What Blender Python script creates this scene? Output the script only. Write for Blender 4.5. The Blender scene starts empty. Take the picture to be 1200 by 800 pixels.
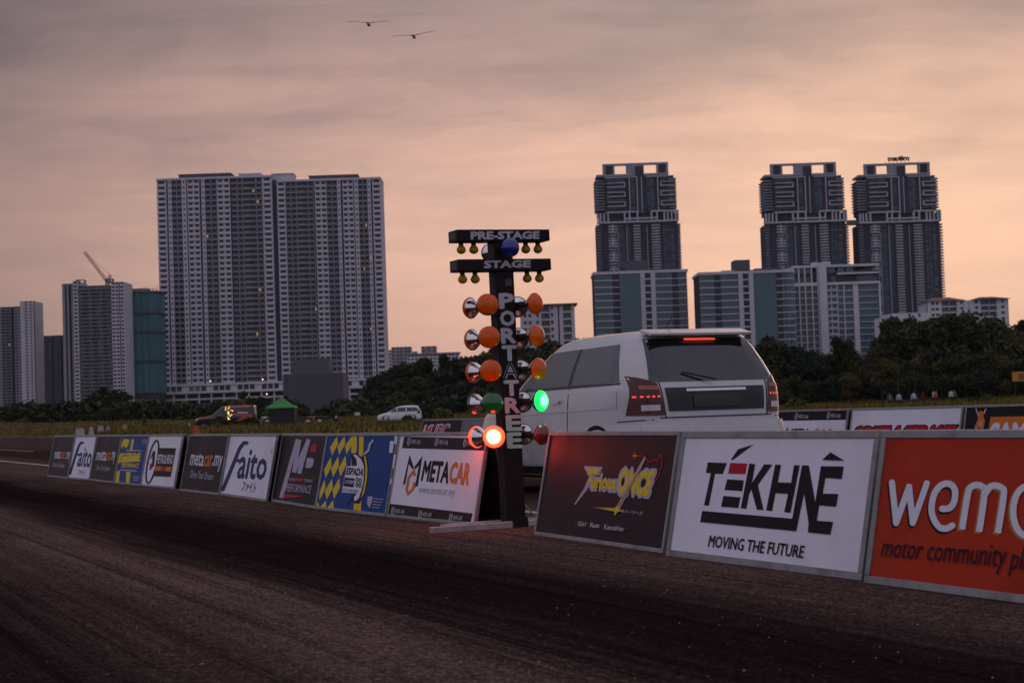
import bpy, math, random
import numpy as np
from mathutils import Vector, Matrix
R = math.radians
random.seed(7)
rng = np.random.default_rng(11)
scene = bpy.context.scene
COL = scene.collection

# ------------------------------------------------------------------ camera
FPX = 2000.0                      # focal length in pixels of the 1200 px wide photograph (60 mm)
H = 0.80                          # eye height above the tarmac
ROLL = R(1.92)
PITCH = math.atan(82.4 / FPX)
cam_data = bpy.data.cameras.new('camera')
cam_data.sensor_width = 36.0
cam_data.lens = 60.0
cam_data.clip_start = 0.1
cam_data.clip_end = 6000.0
cam_data.dof.use_dof = True
cam_data.dof.focus_distance = 13.0
cam_data.dof.aperture_fstop = 6.3
cam = bpy.data.objects.new('camera', cam_data)
COL.objects.link(cam)
CR = Matrix.Rotation(R(90) + PITCH, 3, 'X') @ Matrix.Rotation(-ROLL, 3, 'Z')
cam.matrix_world = Matrix.Translation((0, 0, H)) @ CR.to_4x4()
scene.camera = cam

def ray(px, py):
    return CR @ Vector(((px - 600) / FPX, -(py - 400) / FPX, -1.0))
def ground(px, py, z=0.0):
    d = ray(px, py)
    return Vector((0, 0, H)) + d * ((z - H) / d.z)
def at(px, py, Y):
    d = ray(px, py)
    return Vector((0, 0, H)) + d * (Y / d.y)
def hz(px):
    return 482.4 - math.tan(ROLL) * (px - 600)

# ------------------------------------------------------------------ sky, sun, exposure
SUN_AZ, SUN_EL = R(14), R(7)      # azimuth to the right of straight ahead (+Y)
world = bpy.data.worlds.new('World')
scene.world = world
world.use_nodes = True
def build_world():
    nt = world.node_tree
    nt.nodes.clear()
    N, Lk = nt.nodes.new, nt.links.new
    out = N('ShaderNodeOutputWorld')
    sky = N('ShaderNodeTexSky')
    sky.sky_type = 'NISHITA'
    sky.sun_disc = False
    sky.sun_elevation = SUN_EL
    sky.sun_rotation = SUN_AZ
    sky.dust_density = 3.0
    bg1 = N('ShaderNodeBackground'); bg1.inputs['Strength'].default_value = 0.05
    Lk(sky.outputs[0], bg1.inputs[0])
    tc = N('ShaderNodeTexCoord')
    nrm = N('ShaderNodeVectorMath'); nrm.operation = 'NORMALIZE'
    Lk(tc.outputs['Generated'], nrm.inputs[0])
    sep = N('ShaderNodeSeparateXYZ'); Lk(nrm.outputs[0], sep.inputs[0])
    def math_(op, a, b=None, clamp=False):
        m = N('ShaderNodeMath'); m.operation = op; m.use_clamp = clamp
        for i, v in enumerate((a, b)):
            if v is None: continue
            if isinstance(v, (int, float)): m.inputs[i].default_value = v
            else: Lk(v, m.inputs[i])
        return m.outputs[0]
    zc = math_('MAXIMUM', sep.outputs['Z'], 0.0)
    # cloud deck seen in perspective: direction projected on a plane overhead
    den = math_('ADD', zc, 0.16)
    px = math_('DIVIDE', sep.outputs['X'], den)
    py = math_('DIVIDE', sep.outputs['Y'], den)
    cmb = N('ShaderNodeCombineXYZ'); Lk(px, cmb.inputs[0]); Lk(py, cmb.inputs[1])
    cmb.inputs[2].default_value = 3.7
    def noise(scale, detail, rough, dist, sc):
        mp = N('ShaderNodeMapping'); mp.inputs['Scale'].default_value = sc
        Lk(cmb.outputs[0], mp.inputs[0])
        n = N('ShaderNodeTexNoise'); n.inputs['Scale'].default_value = scale
        n.inputs['Detail'].default_value = detail; n.inputs['Roughness'].default_value = rough
        n.inputs['Distortion'].default_value = dist
        Lk(mp.outputs[0], n.inputs['Vector'])
        return n.outputs['Fac']
    n1 = noise(1.0, 7, 0.55, 0.4, (1.0, 1.2, 1))
    n2 = noise(2.6, 9, 0.62, 0.35, (0.9, 1.2, 1))
    # colour of the deck against height
    ramp = N('ShaderNodeValToRGB'); cr = ramp.color_ramp
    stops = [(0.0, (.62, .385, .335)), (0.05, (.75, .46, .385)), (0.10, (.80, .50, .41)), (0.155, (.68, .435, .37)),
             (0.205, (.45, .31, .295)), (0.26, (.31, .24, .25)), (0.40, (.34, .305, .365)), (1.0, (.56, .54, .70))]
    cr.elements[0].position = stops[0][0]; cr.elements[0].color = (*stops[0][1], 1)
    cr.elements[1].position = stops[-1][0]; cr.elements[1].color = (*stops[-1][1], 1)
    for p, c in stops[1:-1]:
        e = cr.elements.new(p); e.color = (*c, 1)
    # the deck's lower edge is uneven: noise moves the height that is looked up
    off = math_('MULTIPLY', math_('SUBTRACT', n1, 0.5), 0.24)
    zz = math_('ADD', zc, math_('MULTIPLY', off, math_('MINIMUM', math_('MULTIPLY', zc, 6.0), 1.0)))
    Lk(zz, ramp.inputs[0])
    # glow round the hidden sun
    dot = N('ShaderNodeVectorMath'); dot.operation = 'DOT_PRODUCT'
    Lk(nrm.outputs[0], dot.inputs[0])
    dot.inputs[1].default_value = (math.sin(SUN_AZ) * math.cos(R(8)), math.cos(SUN_AZ) * math.cos(R(8)), math.sin(R(8)))
    gl = N('ShaderNodeMapRange'); gl.interpolation_type = 'SMOOTHSTEP'
    gl.inputs['From Min'].default_value = 0.82; gl.inputs['From Max'].default_value = 0.985
    Lk(dot.outputs['Value'], gl.inputs['Value'])
    low = N('ShaderNodeMapRange'); low.inputs['From Min'].default_value = 0.6; low.inputs['From Max'].default_value = 0.25
    Lk(zc, low.inputs['Value'])
    tint = N('ShaderNodeMix'); tint.data_type = 'RGBA'
    tint.inputs['A'].default_value = (.45, .475, .53, 1); tint.inputs['B'].default_value = (1.03, 1.0, .98, 1)
    Lk(gl.outputs[0], tint.inputs['Factor'])
    tint2 = N('ShaderNodeMix'); tint2.data_type = 'RGBA'      # overhead the deck is even
    tint2.inputs['A'].default_value = (1, 1, 1, 1)
    Lk(low.outputs[0], tint2.inputs['Factor']); Lk(tint.outputs['Result'], tint2.inputs['B'])
    mul = N('ShaderNodeMix'); mul.data_type = 'RGBA'; mul.blend_type = 'MULTIPLY'; mul.inputs['Factor'].default_value = 1
    Lk(ramp.outputs[0], mul.inputs['A']); Lk(tint2.outputs['Result'], mul.inputs['B'])
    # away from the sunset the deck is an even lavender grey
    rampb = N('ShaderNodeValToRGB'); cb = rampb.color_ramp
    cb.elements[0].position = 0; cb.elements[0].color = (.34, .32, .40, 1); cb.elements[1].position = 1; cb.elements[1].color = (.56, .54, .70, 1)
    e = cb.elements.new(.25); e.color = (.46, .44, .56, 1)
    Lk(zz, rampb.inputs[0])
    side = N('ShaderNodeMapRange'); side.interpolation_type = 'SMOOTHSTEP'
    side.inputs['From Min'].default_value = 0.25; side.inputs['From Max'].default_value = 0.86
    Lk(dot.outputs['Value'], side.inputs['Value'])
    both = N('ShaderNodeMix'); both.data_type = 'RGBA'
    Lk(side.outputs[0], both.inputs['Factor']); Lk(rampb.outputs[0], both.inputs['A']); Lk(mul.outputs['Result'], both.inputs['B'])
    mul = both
    # wisps
    wr = N('ShaderNodeValToRGB'); w = wr.color_ramp
    w.elements[0].position = 0.34; w.elements[0].color = (.70, .72, .80, 1)
    w.elements[1].position = 0.62; w.elements[1].color = (1.12, 1.08, 1.04, 1)
    Lk(n2, wr.inputs[0])
    wf = math_('MULTIPLY', math_('MINIMUM', math_('MULTIPLY', zc, 7.0), 1.0), 0.62)
    mul2 = N('ShaderNodeMix'); mul2.data_type = 'RGBA'; mul2.blend_type = 'MULTIPLY'
    Lk(wf, mul2.inputs['Factor']); Lk(mul.outputs['Result'], mul2.inputs['A']); Lk(wr.outputs[0], mul2.inputs['B'])
    # a second, higher layer of broken mauve cloud
    n3 = noise(1.7, 8, 0.6, 0.9, (0.8, 2.4, 1))
    m3 = N('ShaderNodeMapRange'); m3.interpolation_type = 'SMOOTHSTEP'
    m3.inputs['From Min'].default_value = .50; m3.inputs['From Max'].default_value = .68
    Lk(n3, m3.inputs['Value'])
    h3 = N('ShaderNodeMapRange'); h3.interpolation_type = 'SMOOTHSTEP'
    h3.inputs['From Min'].default_value = .09; h3.inputs['From Max'].default_value = .19; h3.inputs['To Max'].default_value = .36
    Lk(zc, h3.inputs['Value'])
    mul3 = N('ShaderNodeMix'); mul3.data_type = 'RGBA'; mul3.blend_type = 'MULTIPLY'
    Lk(math_('MULTIPLY', m3.outputs[0], h3.outputs[0]), mul3.inputs['Factor']); Lk(mul2.outputs['Result'], mul3.inputs['A'])
    mul3.inputs['B'].default_value = (.66, .68, .76, 1)
    mul2 = mul3
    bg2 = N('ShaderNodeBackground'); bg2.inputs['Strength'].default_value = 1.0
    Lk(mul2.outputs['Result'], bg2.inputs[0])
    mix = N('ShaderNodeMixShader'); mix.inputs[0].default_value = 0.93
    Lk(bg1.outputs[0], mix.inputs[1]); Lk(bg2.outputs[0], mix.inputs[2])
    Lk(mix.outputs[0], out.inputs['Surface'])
build_world()
sd = bpy.data.lights.new('sun', 'SUN')
sd.energy = 0.22
sd.angle = R(20)
sd.color = (1.0, .72, .55)
sun = bpy.data.objects.new('sun', sd)
COL.objects.link(sun)
sdir = Vector((math.sin(SUN_AZ) * math.cos(SUN_EL), math.cos(SUN_AZ) * math.cos(SUN_EL), math.sin(SUN_EL)))
sun.rotation_euler = sdir.to_track_quat('Z', 'Y').to_euler()
vs = scene.view_settings
vs.view_transform = 'Standard'; vs.look = 'None'; vs.exposure = 0.0; vs.gamma = 1.0; vs.use_curve_mapping = False
scene.cycles.max_bounces = 6
scene.cycles.diffuse_bounces = 3
scene.cycles.glossy_bounces = 3
scene.cycles.transmission_bounces = 4
scene.cycles.volume_bounces = 0
scene.cycles.sample_clamp_indirect = 4.0

# ------------------------------------------------------------------ helpers
def sr(r, g, b):
    def f(c):
        c /= 255.0
        return c / 12.92 if c <= .04045 else ((c + .055) / 1.055) ** 2.4
    return (f(r), f(g), f(b))

_mats = {}
def mat(name, rgb, rough=.6, metal=0.0, var=0.0, scale=8.0, bump=0.0, emit=None, strength=0.0, coat=0.0, spec=.5, dirt=None, island=0.0, trans=0.0, detail=5):
    """principled material; var: brightness spread of a noise, island: spread from one loose piece to the next, dirt: (colour, amount)"""
    if name in _mats: return _mats[name]
    m = bpy.data.materials.new(name); m.use_nodes = True
    nt = m.node_tree; N, Lk = nt.nodes.new, nt.links.new
    p = nt.nodes['Principled BSDF']
    p.inputs['Base Color'].default_value = (*rgb, 1)
    p.inputs['Roughness'].default_value = rough
    p.inputs['Metallic'].default_value = metal
    p.inputs['Specular IOR Level'].default_value = spec
    if coat:
        p.inputs['Coat Weight'].default_value = coat; p.inputs['Coat Roughness'].default_value = .06
    if trans:
        p.inputs['Transmission Weight'].default_value = trans
    if emit:
        p.inputs['Emission Color'].default_value = (*emit, 1); p.inputs['Emission Strength'].default_value = strength
    col = None
    tc = None
    if var or bump or dirt:
        tc = N('ShaderNodeTexCoord')
        n = N('ShaderNodeTexNoise'); n.inputs['Scale'].default_value = scale; n.inputs['Detail'].default_value = detail
        n.inputs['Roughness'].default_value = .62
        Lk(tc.outputs['Object'], n.inputs['Vector'])
    if var:
        mr = N('ShaderNodeMapRange'); mr.inputs['From Min'].default_value = .25; mr.inputs['From Max'].default_value = .75
        mr.inputs['To Min'].default_value = 1 - var; mr.inputs['To Max'].default_value = 1 + var
        Lk(n.outputs['Fac'], mr.inputs['Value'])
        hsv = N('ShaderNodeHueSaturation'); hsv.inputs['Color'].default_value = (*rgb, 1)
        Lk(mr.outputs[0], hsv.inputs['Value']); col = hsv.outputs[0]
        rr = N('ShaderNodeMapRange'); rr.inputs['To Min'].default_value = max(.02, rough - .12); rr.inputs['To Max'].default_value = min(1, rough + .12)
        Lk(n.outputs['Fac'], rr.inputs['Value']); Lk(rr.outputs[0], p.inputs['Roughness'])
    if island:
        g = N('ShaderNodeNewGeometry')
        mr = N('ShaderNodeMapRange'); mr.inputs['To Min'].default_value = 1 - island; mr.inputs['To Max'].default_value = 1 + island
        Lk(g.outputs['Random Per Island'], mr.inputs['Value'])
        hsv = N('ShaderNodeHueSaturation')
        if col is None: hsv.inputs['Color'].default_value = (*rgb, 1)
        else: Lk(col, hsv.inputs['Color'])
        Lk(mr.outputs[0], hsv.inputs['Value']); col = hsv.outputs[0]
    if dirt:
        n2 = N('ShaderNodeTexNoise'); n2.inputs['Scale'].default_value = scale * .35; n2.inputs['Detail'].default_value = 9
        n2.inputs['Roughness'].default_value = .7
        Lk(tc.outputs['Object'], n2.inputs['Vector'])
        mr = N('ShaderNodeMapRange'); mr.inputs['From Min'].default_value = .5; mr.inputs['From Max'].default_value = .75
        mr.inputs['To Max'].default_value = dirt[1]
        Lk(n2.outputs['Fac'], mr.inputs['Value'])
        mx = N('ShaderNodeMix'); mx.data_type = 'RGBA'; mx.inputs['B'].default_value = (*dirt[0], 1)
        Lk(mr.outputs[0], mx.inputs['Factor'])
        if col is None: mx.inputs['A'].default_value = (*rgb, 1)
        else: Lk(col, mx.inputs['A'])
        col = mx.outputs['Result']
    if col is not None: Lk(col, p.inputs['Base Color'])
    if bump:
        b = N('ShaderNodeBump'); b.inputs['Strength'].default_value = bump; b.inputs['Distance'].default_value = .02
        Lk(n.outputs['Fac'], b.inputs['Height']); Lk(b.outputs[0], p.inputs['Normal'])
    _mats[name] = m
    return m

def tag(o, label=None, cat=None, group=None, kind=None):
    if label: o['label'] = label
    if cat: o['category'] = cat
    if group: o['group'] = group
    if kind: o['kind'] = kind
    return o
def empty(name, loc=(0, 0, 0), rz=0.0, label=None, cat=None, group=None):
    o = bpy.data.objects.new(name, None)
    o.empty_display_size = .2
    o.location = loc; o.rotation_euler = (0, 0, rz)
    COL.objects.link(o)
    return tag(o, label, cat, group)
def link(o, parent=None):
    COL.objects.link(o)
    if parent is not None: o.parent = parent
    return o
def inst(name, me, parent=None, loc=(0, 0, 0), rot=None, scale=None):
    o = bpy.data.objects.new(name, me)
    o.location = loc
    if rot is not None: o.rotation_euler = rot
    if scale is not None: o.scale = scale
    return link(o, parent)
KIDS = {}
def copy_tree(o, parent=None):
    c = o.copy(); COL.objects.link(c)
    if parent is not None: c.parent = parent
    for ch in [x for x in COL.objects if x.parent == o]:
        copy_tree(ch, c)
    return c

class MB:
    """collects shapes for ONE mesh object"""
    def __init__(s): s.v = []; s.f = []; s.m = []; s.mi = 0
    def add(s, vs, fs):
        b = len(s.v); s.v.extend([tuple(x) for x in vs])
        for f in fs:
            s.f.append([b + i for i in f]); s.m.append(s.mi)
        return s
    def box(s, x0, x1, y0, y1, z0, z1):
        return s.add([(x0, y0, z0), (x1, y0, z0), (x1, y1, z0), (x0, y1, z0), (x0, y0, z1), (x1, y0, z1), (x1, y1, z1), (x0, y1, z1)],
                     [(0, 3, 2, 1), (4, 5, 6, 7), (0, 1, 5, 4), (1, 2, 6, 5), (2, 3, 7, 6), (3, 0, 4, 7)])
    def obox(s, o, a, b, c):
        """box from corner o along vectors a, b, c"""
        o, a, b, c = map(Vector, (o, a, b, c))
        return s.add([o, o + a, o + a + b, o + b, o + c, o + a + c, o + a + b + c, o + b + c],
                     [(0, 3, 2, 1), (4, 5, 6, 7), (0, 1, 5, 4), (1, 2, 6, 5), (2, 3, 7, 6), (3, 0, 4, 7)])
    def quad(s, a, b, c, d): return s.add([a, b, c, d], [(0, 1, 2, 3)])
    def tube(s, pts, r, n=8, caps=True):
        pts = [Vector(p) for p in pts]
        rs = r if isinstance(r, (list, tuple)) else [r] * len(pts)
        base = len(s.v); up = None
        for i, p in enumerate(pts):
            t = (pts[min(i + 1, len(pts) - 1)] - pts[max(i - 1, 0)]).normalized()
            if up is None: up = Vector((0, 0, 1)) if abs(t.z) < .9 else Vector((1, 0, 0))
            a = t.cross(up).normalized(); b = a.cross(t).normalized(); up = b
            for k in range(n):
                q = 2 * math.pi * k / n
                s.v.append(tuple(p + (a * math.cos(q) + b * math.sin(q)) * rs[i]))
        for i in range(len(pts) - 1):
            for k in range(n):
                k2 = (k + 1) % n
                s.f.append([base + i * n + k, base + i * n + k2, base + (i + 1) * n + k2, base + (i + 1) * n + k]); s.m.append(s.mi)
        if caps:
            s.f.append([base + k for k in range(n)][::-1]); s.m.append(s.mi)
            s.f.append([base + (len(pts) - 1) * n + k for k in range(n)]); s.m.append(s.mi)
        return s
    def lathe(s, o, axis, prof, n=20):
        """prof: (distance along the axis, radius)"""
        o = Vector(o); axis = Vector(axis).normalized()
        up = Vector((0, 0, 1)) if abs(axis.z) < .9 else Vector((1, 0, 0))
        a = axis.cross(up).normalized(); b = a.cross(axis).normalized()
        base = len(s.v)
        for (t, r) in prof:
            for k in range(n):
                q = 2 * math.pi * k / n
                s.v.append(tuple(o + axis * t + (a * math.cos(q) + b * math.sin(q)) * max(r, 1e-4)))
        for i in range(len(prof) - 1):
            for k in range(n):
                k2 = (k + 1) % n
                s.f.append([base + i * n + k, base + i * n + k2, base + (i + 1) * n + k2, base + (i + 1) * n + k]); s.m.append(s.mi)
        return s
    def mesh(s, name, mats, smooth=False):
        me = bpy.data.meshes.new(name)
        me.from_pydata(s.v, [], s.f)
        if not isinstance(mats, (list, tuple)): mats = [mats]
        for m in mats: me.materials.append(m)
        if len(mats) > 1: me.polygons.foreach_set('material_index', s.m)
        if smooth: me.polygons.foreach_set('use_smooth', [True] * len(me.polygons))
        me.update()
        return me
    def build(s, name, mats, parent=None, smooth=False, kind=None, bevel=0.0, loc=(0, 0, 0)):
        o = bpy.data.objects.new(name, s.mesh(name, mats, smooth))
        o.location = loc
        link(o, parent)
        if kind: o['kind'] = kind
        if bevel:
            b = o.modifiers.new('bevel', 'BEVEL'); b.width = bevel; b.segments = 2; b.limit_method = 'ANGLE'
        return o

_txt = {}
def text2d(s, bold=0.0, spacing=1.0):
    """flat lettering from the built-in font: points scaled to the unit square, faces"""
    k = (s, bold, spacing)
    if k in _txt: return _txt[k]
    cu = bpy.data.curves.new('lettering', 'FONT')
    cu.body = s; cu.offset = min(bold, 0.0); cu.resolution_u = 2; cu.space_character = spacing
    ob = bpy.data.objects.new('lettering', cu)
    me = ob.to_mesh()
    v = [(q.co.x, q.co.y) for q in me.vertices]; f = [list(q.vertices) for q in me.polygons]
    ob.to_mesh_clear()
    bpy.data.objects.remove(ob); bpy.data.curves.remove(cu)
    if not v: v = [(0, 0), (1, 0), (0, 1)]; f = []
    x0 = min(p[0] for p in v); x1 = max(p[0] for p in v); y0 = min(p[1] for p in v); y1 = max(p[1] for p in v)
    v = [((p[0] - x0) / max(x1 - x0, 1e-6), (p[1] - y0) / max(y1 - y0, 1e-6)) for p in v]
    if bold > 0:      # heavier strokes: the outline repeated a stroke's breadth to each side, each copy a hair further out
        ex, ey = bold / max(x1 - x0, 1e-6), bold / max(y1 - y0, 1e-6); base = v; n = len(v); vv, ff = [], []
        ring = lambda r, m: [(r * math.cos(2 * math.pi * k / m), r * math.sin(2 * math.pi * k / m)) for k in range(m)]
        for j, (sx, sy) in enumerate([(0, 0)] + ring(1, 8) if bold < .06 else [(0, 0)] + ring(.5, 8) + ring(1, 14)):
            ff += [[i + n * j for i in q] for q in f]
            vv += [((p[0] + sx * ex + ex) / (1 + 2 * ex), (p[1] + sy * ey + ey) / (1 + 2 * ey), j) for p in base]
        v, f = vv, ff
    _txt[k] = (v, f)
    return _txt[k]

def catmull(p, close=False, n=4):
    out = []; m = len(p)
    for i in range(m if close else m - 1):
        g = lambda k: p[k % m] if close else p[min(max(k, 0), m - 1)]
        a, b, c, d = g(i - 1), g(i), g(i + 1), g(i + 2)
        for j in range(n):
            t = j / n
            out.append(tuple(.5 * (2 * b[k] + (c[k] - a[k]) * t + (2 * a[k] - 5 * b[k] + 4 * c[k] - d[k]) * t * t + (3 * b[k] - a[k] - 3 * c[k] + d[k]) * t ** 3) for k in (0, 1)))
    if not close: out.append(p[-1])
    return out

class Face:
    """a flat printed face: origin o, axes u, v (unit), normal n; prints lie in front of it at their real place"""
    def __init__(s, o, u, v, root, n=None):
        s.o, s.u, s.v, s.root = Vector(o), Vector(u).normalized(), Vector(v).normalized(), root
        s.n = s.u.cross(s.v).normalized()
        s.lift = .0006
        s.O = Vector(root.location) + (Vector(root.parent.location) if root.parent else Vector())
        s.crop = (0, 0, 1)
    def set(s, x0, y0, k): s.crop = (x0, y0, k); return s
    def uv(s, cx, cy):
        x0, y0, k = s.crop
        d = ray(x0 + cx * k, y0 + cy * k); c = Vector((0, 0, H))
        t = (s.o - c).dot(s.n) / d.dot(s.n)
        p = c + d * t - s.o
        return (p.dot(s.u), p.dot(s.v))
    def w(s, uv): return s.o + s.u * uv[0] + s.v * uv[1] + s.n * s.lift - s.O
    def up(s): s.lift += .0004
    def polys(s, name, m, *polys, uv=False):
        b = MB()
        for p in polys:
            q = p if uv else [s.uv(*c) for c in p]
            b.add([s.w(c) for c in q], [list(range(len(q)))])
        s.up()
        return b.build(name, m, s.root)
    def text(s, name, m, t, quad, bold=0.0, spacing=1.0, uv=False):
        """quad: TL, TR, BR, BL"""
        TL, TR, BR, BL = quad if uv else [s.uv(*c) for c in quad]
        v, f = text2d(t, bold, spacing)
        pts = []
        for x, y, *lay in v:
            lx = BL[0] + (BR[0] - BL[0]) * x; ly = BL[1] + (BR[1] - BL[1]) * x
            hx = TL[0] + (TR[0] - TL[0]) * x; hy = TL[1] + (TR[1] - TL[1]) * x
            pts.append(s.w((lx + (hx - lx) * y, ly + (hy - ly) * y)) + s.n * (  .00003 * (lay[0] if lay else 0)))
        s.up(); s.lift += .00003 * (v[-1][2] if len(v[-1]) > 2 else 0)
        b = MB(); b.add(pts, f)
        return b.build(name, m, s.root)
    def stroke(s, name, m, *lines, th=10, dx=0, dy=0, close=False, cap=True, rnd=False):
        """thick lines; points in crop pixels, th in crop pixels (height direction)"""
        b = MB()
        for ln in lines:
            if rnd and isinstance(ln, list): ln = catmull(ln, close)
            if isinstance(ln, tuple) and isinstance(ln[1], (int, float)) and isinstance(ln[0], list): pts, t = ln
            else: pts, t = ln, th
            P = [Vector((x + dx, y + dy)) for x, y in pts]
            n = len(P); L_, R_ = [], []
            for i in range(n):
                if close: a, c = P[(i - 1) % n], P[(i + 1) % n]
                else: a, c = P[max(i - 1, 0)], P[min(i + 1, n - 1)]
                d1 = (P[i] - a).normalized() if (P[i] - a).length > 0 else (c - P[i]).normalized()
                d2 = (c - P[i]).normalized() if (c - P[i]).length > 0 else d1
                d = (d1 + d2)
                d = d.normalized() if d.length > 1e-3 else d1
                nn = Vector((-d.y, d.x)); k = max(.45, abs(nn.dot(Vector((-d1.y, d1.x)))))
                L_.append(P[i] + nn * (t / 2 / k)); R_.append(P[i] - nn * (t / 2 / k))
            m_ = n if close else n - 1
            for i in range(m_):
                j = (i + 1) % n
                b.add([s.w(s.uv(*q)) for q in (L_[i], R_[i], R_[j], L_[j])], [(0, 1, 2, 3)])
            if cap and not close:
                for i, sg in ((0, 1), (n - 1, -1)):
                    nn = (L_[i] - P[i]); r = nn.length; a0 = math.atan2(nn.y, nn.x)
                    arc = [P[i] + Vector((math.cos(a0 + sg * math.pi * k / 6), math.sin(a0 + sg * math.pi * k / 6))) * r for k in range(7)]
                    b.add([s.w(s.uv(*q)) for q in arc], [list(range(7))])
        s.up()
        return b.build(name, m, s.root)

VPX = -286.0
_d = ray(VPX, hz(VPX)); DIR = Vector((_d.x, _d.y, 0)).normalized()       # down the strip, away to the left
NRM = Vector((DIR.y, -DIR.x, 0))                                          # across the strip, away to the right

# ------------------------------------------------------------------ ground
def asphalt_material():
    m = bpy.data.materials.new('asphalt'); m.use_nodes = True
    nt = m.node_tree; N, Lk = nt.nodes.new, nt.links.new
    p = nt.nodes['Principled BSDF']
    tc = N('ShaderNodeTexCoord')
    rot = N('ShaderNodeMapping'); rot.vector_type = 'TEXTURE'
    rot.inputs['Rotation'].default_value = (0, 0, math.atan2(DIR.y, DIR.x))      # x runs down the strip, y across it
    Lk(tc.outputs['Object'], rot.inputs[0])
    def noise(sc, scale, detail=4, rough=.6, vec=None, dist=0):
        mp = N('ShaderNodeMapping'); mp.inputs['Scale'].default_value = sc
        Lk(vec or rot.outputs[0], mp.inputs[0])
        n = N('ShaderNodeTexNoise'); n.inputs['Scale'].default_value = scale; n.inputs['Detail'].default_value = detail
        n.inputs['Roughness'].default_value = rough; n.inputs['Distortion'].default_value = dist
        Lk(mp.outputs[0], n.inputs['Vector']); return n.outputs['Fac']
    def M(op, a, b=0.0, c=None, clamp=False):
        q = N('ShaderNodeMath'); q.operation = op; q.use_clamp = clamp
        for i, v in enumerate((a, b, c)):
            if v is None: continue
            if isinstance(v, (int, float)): q.inputs[i].default_value = v
            else: Lk(v, q.inputs[i])
        return q.outputs[0]
    sep = N('ShaderNodeSeparateXYZ'); Lk(rot.outputs[0], sep.inputs[0])
    q = M('MULTIPLY', sep.outputs['Y'], -1.0)                    # metres to the right of the camera's path
    wob = noise((.12, .5, 1), 1.0, 3)
    q = M('ADD', q, M('MULTIPLY', M('SUBTRACT', wob, .5), .9))
    fine_wob = noise((.22, 9, 1), 1.0, 6, .7)
    q = M('ADD', q, M('MULTIPLY', M('SUBTRACT', fine_wob, .5), 1.1))
    # rubber laid down in the grooves of the lane, clean tarmac between them: base colour against the distance across
    ramp = N('ShaderNodeValToRGB'); r = ramp.color_ramp
    st = [(0.0, .13), (.095, .13), (.15, .48), (.20, .80), (.24, .20), (.285, .08), (.325, .10), (.40, .58), (.46, .78), (.60, .6), (.68, .28), (.80, .28), (1.0, .5)]
    r.elements[0].position = 0; r.elements[0].color = (st[0][1],) * 3 + (1,)
    r.elements[1].position = 1; r.elements[1].color = (st[-1][1],) * 3 + (1,)
    for a, b in st[1:-1]:
        e = r.elements.new(a); e.color = (b, b, b, 1)
    Lk(M('DIVIDE', q, 10.0), ramp.inputs[0])
    lane = N('ShaderNodeSeparateColor'); Lk(ramp.outputs[0], lane.inputs[0])
    streak = noise((.07, 3.5, 1), 1.0, 7, .68, dist=.5)
    streak2 = noise((.16, 26, 1), 1.0, 3, .5, dist=.3)
    sk = M('MULTIPLY', M('ADD', M('MULTIPLY', streak, 1.1), .42), M('ADD', M('MULTIPLY', streak2, .5), .73))
    patch = noise((.5, .8, 1), .9, 6, .6)
    pt = M('ADD', M('MULTIPLY', patch, .9), .55)
    # stone chips in the binder
    vor = N('ShaderNodeTexVoronoi'); vor.inputs['Scale'].default_value = 95.0
    Lk(tc.outputs['Object'], vor.inputs['Vector'])
    vc = N('ShaderNodeSeparateColor'); Lk(vor.outputs['Color'], vc.inputs[0])
    chip = M('POWER', vc.outputs[0], 3.0)
    grain = noise((1, 1, 1), 55, 5, .75, vec=tc.outputs['Object'])
    coarse = noise((1, 1, 1), 9, 6, .7, vec=tc.outputs['Object'])
    g = M('ADD', M('MULTIPLY', chip, 1.5), M('ADD', M('MULTIPLY', grain, 1.5), -.25))
    g = M('MULTIPLY', g, M('ADD', M('MULTIPLY', coarse, 1.0), .5))
    # single tyre marks: thin, long, at slight angles to the strip
    def marks(rot_, sc, lo, hi, w=1.0):
        mp = N('ShaderNodeMapping'); mp.inputs['Rotation'].default_value = (0, 0, rot_); mp.inputs['Scale'].default_value = sc
        Lk(rot.outputs[0], mp.inputs[0])
        n = N('ShaderNodeTexNoise'); n.inputs['Scale'].default_value = 1.0; n.inputs['Detail'].default_value = 2.5; n.inputs['Roughness'].default_value = .55
        n.inputs['Distortion'].default_value = .25
        Lk(mp.outputs[0], n.inputs['Vector'])
        mr = N('ShaderNodeMapRange'); mr.inputs['From Min'].default_value = lo; mr.inputs['From Max'].default_value = hi
        mr.inputs['To Min'].default_value = 1 - w; mr.inputs['To Max'].default_value = 1.0
        Lk(n.outputs['Fac'], mr.inputs['Value']); return mr.outputs[0]
    mk = M('MULTIPLY', marks(.0, (.03, 14, 1), .34, .44, .6), M('MULTIPLY', marks(.05, (.05, 9, 1), .30, .38, .55), marks(-.04, (.04, 22, 1), .30, .38, .5)))
    mk = M('MULTIPLY', mk, marks(.13, (.05, 7, 1), .29, .35, .5))
    sk = M('MULTIPLY', sk, M('ADD', M('MULTIPLY', mk, .85), .25))
    v = M('MULTIPLY', M('MULTIPLY', lane.outputs[0], sk), M('MULTIPLY', pt, g))
    hs = N('ShaderNodeMix'); hs.data_type = 'RGBA'
    hs.inputs['A'].default_value = (.0050, .0032, .0042, 1); hs.inputs['B'].default_value = (.245, .158, .122, 1)
    Lk(M('MULTIPLY', v, .62, clamp=True), hs.inputs['Factor'])
    Lk(hs.outputs['Result'], p.inputs['Base Color'])
    p.inputs['Roughness'].default_value = .9
    p.inputs['Specular IOR Level'].default_value = 0.0
    b = N('ShaderNodeBump'); b.inputs['Strength'].default_value = .9; b.inputs['Distance'].default_value = .006
    Lk(M('ADD', M('MULTIPLY', chip, .6), grain), b.inputs['Height'])
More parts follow.
